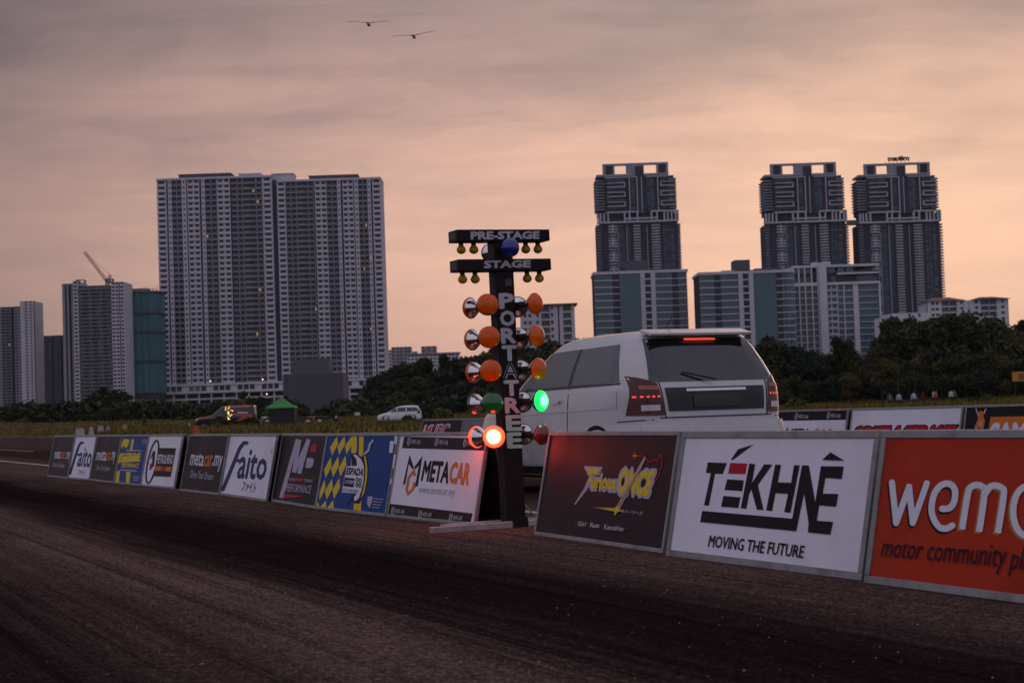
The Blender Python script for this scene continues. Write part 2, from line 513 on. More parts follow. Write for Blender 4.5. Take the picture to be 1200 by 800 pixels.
    Lk(b.outputs[0], p.inputs['Normal'])
    return m

def smooth(a, b, x):
    t = min(1, max(0, (x - a) / (b - a))); return t * t * (3 - 2 * t)
def lerp_list(xs, ys, x):
    return float(np.interp(x, xs, ys))
EDGE = 138.0
QE = 22.0
def zg(x, Y):
    """height of the grass land beyond the tarmac"""
    q = x * NRM.x + Y * NRM.y                        # metres across the strip
    e = smooth(QE - .6, QE + 1.2, q)
    if e <= 0: return -.06
    u = 600 + FPX * x / max(Y, 1)
    A = lerp_list([-400, 0, 120, 260, 450, 640, 900, 1200, 1600], [1.5, 1.5, 1.25, .8, .6, .6, .75, .9, .95], u)
    bump = .08 * math.sin(x * .21 + Y * .05) + .06 * math.sin(x * .57 - Y * .13)
    z = smooth(60, 165, Y) * .14 + smooth(168, 265, Y) * A + bump * smooth(70, 150, Y)
    return -.06 * (1 - e) + e * (z + .03)

soil = mat('grass_soil', (.075, .060, .016), .95, var=.45, scale=.35, detail=8, spec=.1)
b = MB()
ys = [-60, 0] + [10 + 5 * i for i in range(55)] + [300, 340, 400, 600, 1000, 1800, 4000]
NX = 240
for Y in ys:
    W_ = 320 if Y < 300 else max(320, Y * 1.2)
    for i in range(NX + 1):
        x = -W_ + 2 * W_ * i / NX
        b.v.append((x, Y, zg(x, Y)))
for j in range(len(ys) - 1):
    for i in range(NX):
        a = j * (NX + 1) + i
        b.f.append([a, a + 1, a + NX + 2, a + NX + 1]); b.m.append(0)
o = b.build('grass_ground', soil, smooth=True); o['kind'] = 'structure'

b = MB()
# tarmac apron: one sheet with a ragged far edge
ns = 400
for i in range(ns + 1):
    s_ = -120 + 1100 * i / ns
    for q_ in (-90.0, QE + .35 * math.sin(s_ * .31) + rng.uniform(-.25, .25)):
        v = DIR * s_ + NRM * q_; b.v.append((v.x, v.y, 0.0))
for i in range(ns):
    b.f.append([2 * i + 1, 2 * i + 3, 2 * i + 2, 2 * i]); b.m.append(0)
o = b.build('tarmac', asphalt_material()); o['kind'] = 'structure'

# painted lines along the strip
paint = mat('worn_line_paint', (.52, .40, .26), .8, var=.35, scale=3, dirt=((.03, .025, .02), .9))
def strip_line(name, q, w, s0, s1):
    b = MB()
    p = [DIR * s0 + NRM * q, DIR * s1 + NRM * q, DIR * s1 + NRM * (q + w), DIR * s0 + NRM * (q + w)]
    b.quad(*[(v.x, v.y, .004) for v in p])
    o = b.build(name, paint); o['kind'] = 'structure'
strip_line('lane_line', 5.55, .11, -5, 120)
strip_line('edge_line', 8.6, .10, 60, 125)

# grass: one mass of blades
def grass_mass():
    V, F, Mi = [], [], []
    n = 110000
    k = 0
    Ys = 84 + (rng.random(n) ** 1.15) * 170
    us = rng.uniform(-140, 1340, n)
    hs = rng.uniform(.10, .38, n) * (0.75 + .5 * rng.random(n))
    for i in range(n):
        Y = Ys[i]; x = (us[i] - 600) / FPX * Y
        qq = x * NRM.x + Y * NRM.y
        if qq < QE + .4 + .8 * rng.random(): continue
        tuft = .5 + .5 * math.sin(x * .9 + 1.7 * math.sin(Y * .33)) * math.sin(Y * .41 + x * .23)
        h = hs[i] * (.55 + .85 * tuft)
        z = zg(x, Y) - .03
        w = .05 + .06 * rng.random()
        a = rng.uniform(0, math.pi); lx, ly = rng.normal(0, .12, 2)
        dx, dy = math.cos(a) * w, math.sin(a) * w * .5
        V += [(x - dx, Y - dy, z), (x + dx, Y + dy, z), (x + lx, Y + ly, z + h)]
        F.append((k, k + 1, k + 2)); k += 3
    me = bpy.data.meshes.new('grass'); me.from_pydata(V, [], F)
    me.materials.append(mat('grass_blade', (.138, .102, .024), .85, island=.5, var=.45, scale=.08, spec=.15))
    o = bpy.data.objects.new('grass', me); link(o); o['kind'] = 'stuff'
grass_mass()

# loose grit on the tarmac
def grit():
    b = MB()
    for i in range(900):
        Y = 3.2 + 12 * rng.random() ** 1.5; x = (rng.uniform(-120, 1320) - 600) / FPX * Y; s = rng.uniform(.0015, .005)
        a = rng.uniform(0, 6.28); c, d = math.cos(a) * s, math.sin(a) * s
        b.add([(x - c, Y - d, .001), (x + d, Y - c, .001), (x + c, Y + d, .001), (x - d, Y + c, .001), (x, Y, s * rng.uniform(.7, 1.3))], [(0, 1, 4), (1, 2, 4), (2, 3, 4), (3, 0, 4)])
    b.build('grit', mat('grit_stone', (.20, .17, .155), .9, island=.7, spec=.1)).__setitem__('kind', 'stuff')
grit()

# ------------------------------------------------------------------ advertising A-boards
alu = mat('aluminium_frame', (.25, .235, .235), .55, metal=.3, var=.18, scale=14, dirt=((.10, .07, .05), .8))
board_back = mat('raw_board', (.028, .022, .022), .85, var=.3, scale=6)
def vinyl(name, rgb, r=.5, dirt=.35): return mat(name, rgb, r, var=.06, scale=2.5, bump=.22, dirt=((rgb[0] * .45, rgb[1] * .42, rgb[2] * .4), dirt), spec=.10)
P_WHITE = vinyl('white_vinyl', (.74, .71, .78))
P_BROWN = vinyl('brown_black_vinyl', (.022, .013, .015), dirt=.2)
P_BLACK = vinyl('black_vinyl', (.012, .008, .011), dirt=.2)
P_BLUE = vinyl('blue_vinyl', (.010, .050, .20))
P_RED = vinyl('red_orange_vinyl', (.40, .030, .008), dirt=1.0)
P_GREY = vinyl('grey_vinyl', (.19, .17, .19))
I_WHITE = mat('white_ink', (.68, .66, .72), .5, spec=.1)
I_GREY = mat('grey_ink', (.46, .44, .48), .5, spec=.1)
I_BLACK = mat('black_ink', (.010, .007, .012), .5, spec=.1)
I_PLUM = mat('maroon_black_ink', (.016, .007, .011), .5, spec=.1)
I_ORANGE = mat('orange_ink', (.62, .165, .025), .5, spec=.1)
I_RED = mat('red_ink', (.42, .012, .018), .5, spec=.1)
I_NAVY = mat('navy_ink', (.016, .018, .10), .5, spec=.1)
I_YEL = mat('yellow_ink', (.70, .50, .02), .5, spec=.1)
I_TAN = mat('tan_ink', (.42, .20, .06), .5, spec=.1)
I_LILAC = mat('lilac_ink', (.42, .36, .47), .5, spec=.1)
I_ROYAL = mat('royal_blue_ink', (.012, .06, .25), .5, spec=.1)

SH, LEAN = .662, .134
def sign(pL, pR, m, label, frame=.025, h=SH, group='advertising boards along the near lane', gp=None, lean=LEAN, fm=None):
    gL, gR = (ground(*pL), ground(*pR)) if gp is None else gp
    u = (gR - gL); L = u.length; u.normalize()
    n = Vector((u.y, -u.x, 0))                     # towards the camera side
    if n.dot(Vector((0, -1, 0))) < 0: n = -n
    mid = (gL + gR) / 2
    root = empty('advertising_board', (mid.x, mid.y, 0), 0, label, 'sign', group)
    up = (Vector((0, 0, h)) - n * lean); SL = up.length; up.normalize()
    fo = gL - mid
    t = .014
    nn = u.cross(up).normalized()
    if nn.dot(n) < 0: nn = -nn
    b = MB(); b.obox(fo + u * .004 + up * .006 - nn * t, u * (L - .008), up * (SL - .012), nn * t)
    b.build('front_panel', m, root)
    fr = MB(); w = frame; d = .024
    o_ = fo + nn * .007
    def rail(a, e1, e2): fr.obox(a - nn * d, e1, e2, nn * d)
    rail(o_, u * L, up * w); rail(o_ + up * (SL - w), u * L, up * w)
    rail(o_ + up * w, u * w, up * (SL - 2 * w)); rail(o_ + up * w + u * (L - w), u * w, up * (SL - 2 * w))
    fr.build('frame', fm or alu, root, bevel=.003)
    # the panel behind, leaning the other way, and the hinge between
    ub = Vector((0, 0, h)) + n * lean; ub.normalize()
    bo = fo - n * (2 * lean + .05)
    nb = ub.cross(u).normalized()
    if nb.dot(n) > 0: nb = -nb
    b = MB(); b.obox(bo + ub * .006, u * L, ub * (SL - .012), -nb * t); b.build('back_panel', board_back, root)
    fr = MB()
    def rail2(a, e1, e2): fr.obox(a, e1, e2, -nb * d)
    o_ = bo + nb * .006
    rail2(o_, u * L, ub * w); rail2(o_ + ub * (SL - w), u * L, ub * w)
    rail2(o_ + ub * w, u * w, ub * (SL - 2 * w)); rail2(o_ + ub * w + u * (L - w), u * w, ub * (SL - 2 * w))
    fr.build('back_frame', alu, root)
    for k in (.12, .88):
        b = MB(); q = fo + u * (L * k - .03) + up * (SL - .002) - nn * .02
        b.obox(q, u * .06, -n * .06, Vector((0, 0, .006))); b.build('hinge', alu, root)
    F = Face(mid + fo, u, up, root); F.n = nn; F.L, F.SL = L, SL
    return F
def quadp(*a): return a
GN = 'advertising boards along the near lane'

# -- METACAR emblem
def emblem(F, x, y, s, md, mo):
    """faceted M over a C; x, y: top left in crop pixels, s: height in crop pixels of a 125 x 265 original"""
    def P(*pts): return [(x + (px - 612) * s / 265, y + (py - 178) * s / 265) for px, py in pts]
    F.polys('emblem', md, P((655, 178), (682, 258), (676, 275), (650, 236), (628, 362), (611, 372)),
            P((738, 183), (708, 376), (689, 384), (714, 246), (690, 272), (684, 258)))
    if mo: F.stroke('emblem', mo, P((690, 312), (682, 284), (650, 322), (637, 398), (645, 428), (676, 398), (688, 352)), th=16 * s / 265, cap=False)

# 1..5 the far group
def metacar_my(F, q1, q2, q3, q4):
    F.text('lettering', I_WHITE, 'meta', q1, .012); F.text('lettering', I_ORANGE, 'car', q2, .02)
    F.text('lettering', I_WHITE, '.my', q3, .012); F.text('lettering', I_GREY, 'Drive Your Dream', q4, .0)
F = sign((55.4, 558), (79, 560.6), P_BROWN, 'brown black car-website board at the far end of the near row').set(50, 505, .14167)
metacar_my(F, ((105, 160), (152, 158), (142, 228), (92, 228)), ((155, 172), (193, 168), (185, 230), (144, 230)), ((196, 172), (232, 170), (222, 255), (186, 258)),
           ((90, 255), (187, 262), (180, 305), (82, 297)))
F = sign((79.6, 560.5), (104.4, 562.4), P_WHITE, 'small white board with navy slanted script, second from the far end').set(50, 505, .14167)
def faito(F, f, bar, q, k, th):
    F.stroke('lettering', I_NAVY, f, th=th); F.stroke('lettering', I_NAVY, bar, th=th * .9, cap=False)
    F.text('lettering', I_NAVY, 'aito', q, .022); F.text('lettering', I_NAVY, 'ファイト', k, .015)
faito(F, [(332, 95), (316, 96), (298, 125), (262, 235), (226, 352)], [(276, 192), (312, 195)], ((322, 128), (418, 138), (395, 305), (280, 292)), ((302, 312), (352, 318), (342, 368), (288, 360)), 20)
F = sign((105, 562.4), (133, 566.0), P_BROWN, 'brown black car-website board between small white script board and yellow-blue board').set(50, 505, .14167)
metacar_my(F, ((455, 160), (532, 160), (522, 245), (437, 242)), ((535, 172), (572, 170), (558, 246), (521, 246)), ((574, 168), (608, 170), (592, 272), (556, 270)),
           ((452, 275), (563, 288), (553, 330), (440, 320)))
F = sign((133.6, 566.0), (164.6, 569.2), P_BLUE, 'small blue board with ragged yellow patches and yellow lettering').set(50, 505, .14167)
F.polys('printed_pattern', I_YEL, [(668, 66), (700, 66), (718, 70), (712, 110), (690, 140), (668, 120), (655, 150), (650, 120)], [(735, 66), (757, 66), (742, 160), (722, 160)],
        [(640, 185), (660, 180), (650, 250), (628, 270), (620, 235)], [(612, 330), (640, 325), (630, 420), (600, 432)], [(690, 335), (728, 338), (716, 435), (690, 432)], [(645, 210), (800, 200), (795, 250), (640, 258)])
F.text('lettering', I_YEL, 'EXTREME', ((662, 182), (815, 178), (806, 250), (648, 252)), .04)
F.text('lettering', I_YEL, 'PERFORMANCE', ((660, 260), (798, 266), (790, 305), (650, 300)), .03)
F.polys('printed_bar', I_LILAC, [(690, 154), (826, 158), (824, 166), (688, 163)], [(640, 314), (780, 324), (778, 333), (638, 324)])
F.text('lettering', I_LILAC, 'XTR', ((828, 68), (868, 66), (862, 105), (820, 106)), .02)
F.polys('printed_lines', I_LILAC, [(752, 370), (800, 375), (799, 380), (751, 376)], [(750, 385), (798, 390), (797, 396), (749, 391)], [(749, 402), (790, 406), (789, 411), (748, 407)])
F = sign((165, 569.2), (204, 572.6), P_WHITE, 'white board with tall black ring emblem and petrol shop panel').set(50, 505, .14167)
cx, cy = 908, 254
ell = lambda k: [(cx + k * (38 * math.cos(q) + 36 * math.sin(q)), cy + k * (-176 * math.cos(q) + 10 * math.sin(q))) for q in np.linspace(0, 2 * math.pi, 33)[:-1]]
F.stroke('emblem_ring', I_PLUM, ell(1.0), th=15, close=True)
F.polys('emblem', I_PLUM, [(916, 160), (934, 168), (922, 285), (888, 325), (890, 290), (905, 270), (908, 200), (895, 232), (890, 220)])
F.polys('emblem', I_RED, [(888, 265), (904, 268), (898, 318), (882, 320)])
F.polys('printed_panel', I_PLUM, [(962, 138), (1105, 140), (1060, 379), (915, 372)])
F.text('lettering', I_WHITE, 'PETROLHEAD', ((958, 192), (1086, 194), (1075, 270), (945, 268)), .02)
F.polys('printed_bar', I_ORANGE, [(938, 290), (1066, 296), (1060, 332), (930, 326)])
F.polys('printed_bar', I_RED, [(982, 292), (1024, 294), (1016, 330), (974, 328)])

# second group up to the starting lights
F = sign((210.8, 574.8), (256.8, 579.8), P_BROWN, 'brown black car-website board behind which the orange cone stands').set(210, 505, .15)
metacar_my(F, ((97, 165), (198, 175), (186, 275), (80, 265)), ((204, 188), (266, 186), (256, 278), (187, 275)), ((272, 185), (345, 190), (326, 318), (248, 308)),
           ((97, 302), (272, 328), (262, 382), (86, 362)))
F = sign((257.7, 579.6), (312.2, 587.5), P_WHITE, 'large white board with navy slanted script beside the black board with the tall M').set(210, 505, .15)
faito(F, [(528, 92), (505, 92), (472, 135), (410, 290), (342, 455)], [(428, 226), (485, 232)], ((492, 132), (706, 156), (672, 384), (445, 372)), ((505, 392), (606, 402), (598, 486), (480, 470)), 29)
F.polys('printed_mark', I_GREY, [(725, 125), (733, 125), (722, 178), (714, 178)], [(645, 462), (660, 470), (657, 476), (643, 468)])
F = sign((318, 587.2), (369.6, 595.8), P_BLACK, 'black board with tall white M and red square of a performance shop').set(210, 505, .15)
F.stroke('emblem', I_LILAC, [(926, 62), (796, 520)], th=30, cap=False)
F.stroke('emblem', I_LILAC, [(940, 66), (897, 322)], th=30, cap=False)
F.stroke('emblem', I_LILAC, [(899, 322), (1012, 62)], th=26, cap=False)
F.stroke('emblem', I_LILAC, [(1012, 64), (938, 330)], th=32, cap=False)
F.polys('emblem', I_RED, [(1042, 98), (1080, 104), (1070, 166), (1024, 160)])
F.polys('emblem', I_LILAC, [(1002, 206), (1048, 212), (1054, 228), (1048, 268), (1028, 288), (988, 286)])
F.text('lettering', I_GREY, 'AUTO', ((862, 362), (904, 366), (898, 392), (856, 386)), .01)
F.polys('printed_bar', I_RED, [(906, 364), (972, 370), (966, 394), (900, 390)])
F.text('lettering', I_GREY, 'TUNING', ((978, 372), (1048, 378), (1042, 400), (972, 396)), .01)
F.text('lettering', I_LILAC, 'PERFORMANCE', ((848, 406), (1042, 424), (1026, 488), (834, 470)), .012)
F.polys('printed_wedge', I_RED, [(822, 490), (985, 510), (812, 524)])
F = sign((369.6, 596.2), (452.2, 605.0), P_BLUE, 'blue board with yellow lozenges and white crest').set(360, 500, .18333)
lz = []
for k in range(4):
    for j in range(5):
        cx, cy = 172 + 47 * j - 40 * k, 118 + 142 * k - 4 * j
        if cx > 275 - 38 * k + 30: continue
        q = [(cx + 20, cy - 70), (cx + 25, cy - 8), (cx - 14, cy + 66), (cx - 25, cy + 12)]
        ytop, ybot = 58, 520 + (cx - 60) * .09
        xl = 152 - (cy - 60) * .205
        q = [(max(x, xl + (cy - y) * .2), min(max(y, ytop), ybot)) for x, y in q]
        if min(y for _, y in q) < ybot - 4: lz.append(q)
F.polys('printed_pattern', I_YEL, *lz)
F.polys('printed_bar', I_YEL, [(333, 60), (362, 60), (344, 536), (322, 534)], [(285, 62), (318, 60), (318, 130), (300, 250), (280, 250)], [(300, 430), (330, 430), (318, 532), (296, 530)])
F.polys('crest', I_BLACK, [(280, 168), (318, 168), (350, 192), (368, 160), (378, 180), (392, 260), (390, 330), (372, 420), (335, 490), (300, 488), (285, 460), (252, 516), (262, 480), (290, 440), (300, 428)], )
F.polys('crest', I_YEL, [(362, 178), (376, 195), (386, 260), (382, 340), (366, 420), (344, 458), (360, 400), (372, 330), (374, 250)])
F.polys('crest', I_WHITE, [(292, 176), (315, 178), (346, 206), (364, 250), (362, 340), (350, 400), (330, 458), (304, 476), (300, 452), (318, 424), (222, 418), (242, 310), (254, 252), (320, 248), (316, 205)])
F.text('lettering', I_BLACK, 'ESPADA', ((258, 258), (366, 266), (358, 316), (246, 304)), .05)
F.polys('printed_panel', I_BLACK, [(242, 322), (306, 330), (298, 386), (232, 378)])
F.text('lettering', I_WHITE, '1.0 KM', ((250, 336), (300, 342), (295, 366), (243, 360)), .02)
for (ax, ay) in ((322, 338), (342, 342), (320, 370), (340, 374)): F.stroke('emblem', I_BLACK, [(ax + 7 * math.cos(q), ay + 13 * math.sin(q)) for q in np.linspace(0, 2 * math.pi, 11)[:-1]], th=5, close=True)
F.text('lettering', I_NAVY, 'AUTO CHALLENGE', ((232, 392), (330, 402), (326, 420), (228, 412)), .0)
F.stroke('crest_horn', I_GREY, [(424, 88), (404, 112), (396, 150), (372, 172)], th=14)
for q in ([(534, 90), (560, 92), (550, 168), (528, 166)], [(564, 60), (580, 60), (578, 110), (562, 112)], [(560, 175), (574, 180), (560, 268), (550, 262)], [(536, 332), (548, 336), (540, 370), (534, 366)]): F.polys('printed_check', I_WHITE, q)
F.polys('crest', I_LILAC, [(392, 446), (424, 442), (420, 480), (404, 522), (388, 490)])
for k in range(4): F.polys('printed_lines', I_LILAC, [(428 - 3 * k, 455 + 18 * k), (498 - 10 * k, 462 + 18 * k), (497 - 10 * k, 467 + 18 * k), (427 - 3 * k, 460 + 18 * k)])
F = sign((453.4, 605.4), (556.5, 616.2), P_WHITE, 'white board with orange-grey car emblem, next to the starting lights').set(360, 500, .18333)
F.polys('printed_strip', P_BROWN, [(620, 62), (1172, 74), (1152, 152), (606, 136)], [(530, 490), (1058, 552), (1040, 631), (512, 570)])
emblem(F, 612, 178, 265, I_PLUM, I_ORANGE)
F.text('lettering', I_PLUM, 'META', ((752, 212), (922, 222), (900, 362), (726, 346)), .04)
F.text('lettering', I_ORANGE, 'CAR', ((926, 220), (1054, 230), (1030, 374), (902, 362)), .04)
F.text('lettering', I_GREY, 'www.metacar.my', ((722, 382), (952, 398), (935, 458), (706, 434)), .0)
def small_logos(F, spots, s=58, w=56):
    for x, y in spots:
        emblem(F, x, y, s, I_GREY, I_GREY)
        F.text('lettering', I_GREY, 'META CAR', ((x + .58 * s, y + .3 * s), (x + .58 * s + w, y + .36 * s), (x + .5 * s + w, y + .82 * s), (x + .5 * s, y + .74 * s)), .02)
small_logos(F, [(640, 64), (818, 68), (1000, 74), (540, 508), (715, 528), (912, 550)])

# boards right of the starting lights
F = sign((626, 626.6), (777.6, 648.2), P_BROWN, 'dark board with yellow comic lettering just right of the starting lights').set(640, 510, .1625)
outer = [(272, 220), (408, 226), (384, 288), (352, 288), (346, 312), (352, 318), (340, 345), (328, 342), (300, 384), (208, 502), (205, 492), (275, 380), (312, 292), (300, 285)]
F.polys('emblem', I_LILAC, outer)
F.text('lettering', I_LILAC, 'urious', ((326, 256), (528, 282), (512, 418), (310, 404)), .08)
F.text('lettering', I_LILAC, 'ONCE', ((534, 214), (812, 236), (750, 460), (496, 446)), .12)
F.polys('emblem', I_YEL, [(292, 236), (394, 242), (374, 280), (338, 278), (330, 306), (342, 312), (334, 332), (320, 332), (288, 376), (226, 452), (288, 372), (326, 288), (312, 280)])
F.text('lettering', I_YEL, 'urious', ((336, 280), (514, 300), (502, 396), (324, 384)), .045)
F.text('lettering', I_YEL, 'ONCE', ((546, 236), (794, 256), (740, 438), (514, 424)), .055)
F.polys('slash', I_LILAC, [(714, 152), (727, 160), (536, 532), (508, 520)])
F.polys('slash', I_TAN, [(690, 222), (700, 226), (535, 516), (518, 510)])
F.stroke('printed_outline', I_RED, [(640, 146), (718, 150), (742, 190), (766, 186), (782, 172), (806, 190), (820, 170), (826, 142), (840, 140), (840, 220), (822, 260), (826, 282), (800, 316), (784, 350)], th=7)
F.polys('printed_star', I_ORANGE, [(645, 118), (651, 140), (682, 148), (651, 154), (645, 172), (640, 154), (616, 148), (640, 140)])
F.polys('printed_flare', I_TAN, [(340, 518), (470, 520), (560, 538), (565, 550), (470, 544)])
F.polys('printed_flare', I_YEL, [(400, 524), (500, 526), (520, 505), (530, 532), (558, 544), (528, 548), (498, 580), (502, 548)])
F.text('lettering', I_GREY, 'ストーリーズ', ((556, 532), (708, 548), (700, 576), (552, 558)), .02)
F.text('lettering', I_GREY, 'Girl', ((240, 618), (298, 624), (292, 658), (236, 652)), .02)
F.text('lettering', I_GREY, 'Ratt', ((330, 628), (398, 636), (392, 668), (324, 662)), .02)
F.text('lettering', I_GREY, 'Kenndrian', ((432, 640), (572, 656), (566, 692), (426, 678)), .02)
for x, y in ((226, 630), (312, 640), (412, 652), (588, 676)): F.polys('printed_dot', I_RED, [(x - 8, y), (x, y - 9), (x + 8, y), (x, y + 9)])

F = sign((781, 651.0), (1010.5, 680.4), P_WHITE, 'white board with black angular accented letters over a heavy bar', frame=.036).set(780, 500, .2249)
K = I_PLUM
F.polys('lettering', K, [(220, 184), (321, 188), (298, 246), (259, 244), (226, 411), (200, 408), (236, 242), (210, 240)])
F.polys('accent', K, [(340, 172), (378, 116), (460, 91), (352, 172)])
F.polys('lettering', I_RED, [(338, 187), (426, 190), (417, 246), (326, 243)])
F.polys('lettering', K, [(322, 272), (409, 278), (400, 334), (308, 328)], [(302, 359), (391, 366), (380, 422), (290, 415)])
F.polys('lettering', K, [(438, 190), (468, 193), (451, 292), (516, 194), (557, 196), (482, 302), (512, 433), (477, 430), (448, 324), (436, 352), (422, 426), (393, 423)])
F.polys('lettering', K, [(573, 196), (603, 197), (586, 288), (656, 291), (671, 199), (700, 200), (652, 446), (620, 443), (640, 349), (574, 345), (556, 438), (526, 434)])
F.polys('lettering', K, [(193, 437), (662, 477), (713, 200), (748, 200), (745, 240), (682, 543), (182, 495)])
F.polys('lettering', K, [(712, 206), (748, 200), (782, 396), (812, 204), (930, 206), (918, 271), (834, 265), (820, 347), (902, 349), (890, 415), (802, 408), (789, 488), (874, 494), (860, 561), (744, 549), (748, 500), (722, 330), (706, 260)])
F.polys('accent', K, [(862, 132), (935, 176), (819, 172)])
F.text('lettering', K, 'MOVING THE FUTURE', ((234, 562), (730, 618), (718, 684), (222, 624)), .016)

F = sign((1013, 682.6), (1330, 724.0), P_RED, 'scuffed orange red board with rounded white lower case letters', frame=.034).set(1020, 500, .25)
W_ = [(103, 258), (115, 448), (120, 456), (132, 454), (176, 282), (184, 276), (192, 284), (194, 448), (199, 458), (210, 455), (268, 262)]
E_ = [(388, 462), (360, 476), (328, 470), (300, 430), (290, 380), (304, 312), (338, 272), (376, 268), (400, 296), (396, 350), (374, 380), (340, 384)]
M1 = [(434, 480), (462, 310), (482, 278), (508, 272), (530, 282), (540, 310), (514, 492)]
M2 = [(544, 312), (568, 280), (596, 276), (620, 286), (630, 318), (602, 498)]
O_ = [(740 + 66 * math.cos(q), 395 + 116 * math.sin(q)) for q in np.linspace(0, 2 * math.pi, 25)[:-1]]
WL = [[(103, 260), (123, 450)], [(123, 450), (184, 280)], [(184, 280), (202, 450)], [(202, 450), (268, 264)]]
for q in WL: F.stroke('lettering_shadow', I_BLACK, q, th=29, dx=-10, dy=10)
F.lift -= .0012; F.stroke('lettering_shadow', I_BLACK, E_, th=30, dx=-10, dy=10, rnd=True)
F.stroke('lettering_shadow', I_TAN, M1, M2, th=30, dx=-12, dy=8, cap=False, rnd=True)
F.stroke('lettering_shadow', I_TAN, O_, th=30, dx=-12, dy=8, close=True)
F.lift += .0002
for q in WL: F.stroke('lettering', I_WHITE, q, th=29)
F.stroke('lettering', I_WHITE, E_, th=30, rnd=True)
F.stroke('lettering', I_WHITE, M1, th=30, cap=False, rnd=True); F.stroke('lettering', I_WHITE, M2, th=30, cap=False, rnd=True)
F.stroke('lettering', I_WHITE, O_, th=30, close=True)
F.text('lettering', I_WHITE, 'tor', ((860, 240), (1110, 262), (1080, 548), (832, 520)), .03)
I_INK = mat('blue_black_ink', (.010, .009, .030), .5, spec=.1)
F.text('lettering', I_INK, 'motor community', ((74, 520), (650, 556), (628, 692), (42, 636)), .0)
F.text('lettering', I_INK, 'platform', ((678, 562), (985, 586), (958, 730), (650, 698)), .0)

# the row beyond the far lane
GF = 'advertising boards beyond the far lane'
def far_pt(px): return ground(px, hz(px) + .0590 * (px - VPX))
def fsign(a, b_, m, label, **k): return sign(None, None, m, label, gp=(far_pt(a), far_pt(b_)), group=GF, h=.70, **k)
F = fsign(490, 537, P_BLACK, 'black board with red letters near the white minivan').set(480, 470, .2125)
F.text('lettering', I_WHITE, 'MUEC', ((86, 128), (228, 122), (208, 195), (62, 205)), .07)
F.text('lettering', I_RED, 'MUEC', ((92, 134), (222, 128), (204, 190), (70, 200)), .03)
F = fsign(538, 606, P_GREY, 'plain grey board partly hidden by the starting lights')
F = fsign(862, 987, P_WHITE, 'white emblem board showing beyond the white hatchback').set(890, 470, .25833)
F.polys('printed_strip', P_BLACK, [(-120, 40), (404, 36), (394, 84), (-134, 92)])
emblem(F, 42, 106, 190, I_GREY, I_ORANGE)
F.text('lettering', I_PLUM, 'META', ((124, 122), (236, 124), (216, 215), (102, 210)), .05)
F.text('lettering', I_ORANGE, 'CAR', ((240, 122), (346, 124), (326, 218), (220, 215)), .05)
small_logos(F, [(22, 52), (160, 50), (306, 46)], 36, 44)
F = fsign(991, 1121, P_WHITE, 'white board with slanted red lettering beyond the lane').set(890, 470, .25833)
F.text('lettering', I_PLUM, 'SPITWERKZ', ((436, 108), (912, 102), (868, 196), (392, 206)), .09)
F.text('lettering', I_RED, 'SPITWERKZ', ((444, 114), (902, 108), (866, 190), (402, 200)), .05)
F = fsign(1124, 1262, P_BLACK, 'black board with orange block and white capitals beyond the lane').set(1020, 430, .15)
F.polys('printed_block', I_ORANGE, [(938, 388), (1330, 382), (1290, 720), (890, 720)])
F.text('lettering', I_WHITE, 'SAM', ((948, 432), (1230, 428), (1200, 600), (916, 606)), .06)
F.polys('printed_figure', I_ORANGE, [(838, 360), (862, 340), (886, 352), (884, 385), (896, 420), (880, 500), (852, 470), (826, 500), (812, 470), (836, 420), (846, 385)])
F.polys('printed_figure', I_LILAC, [(820, 322), (832, 322), (850, 380), (842, 388)], [(898, 322), (910, 324), (894, 366), (884, 360)], [(850, 430), (876, 420), (872, 455), (852, 460)])

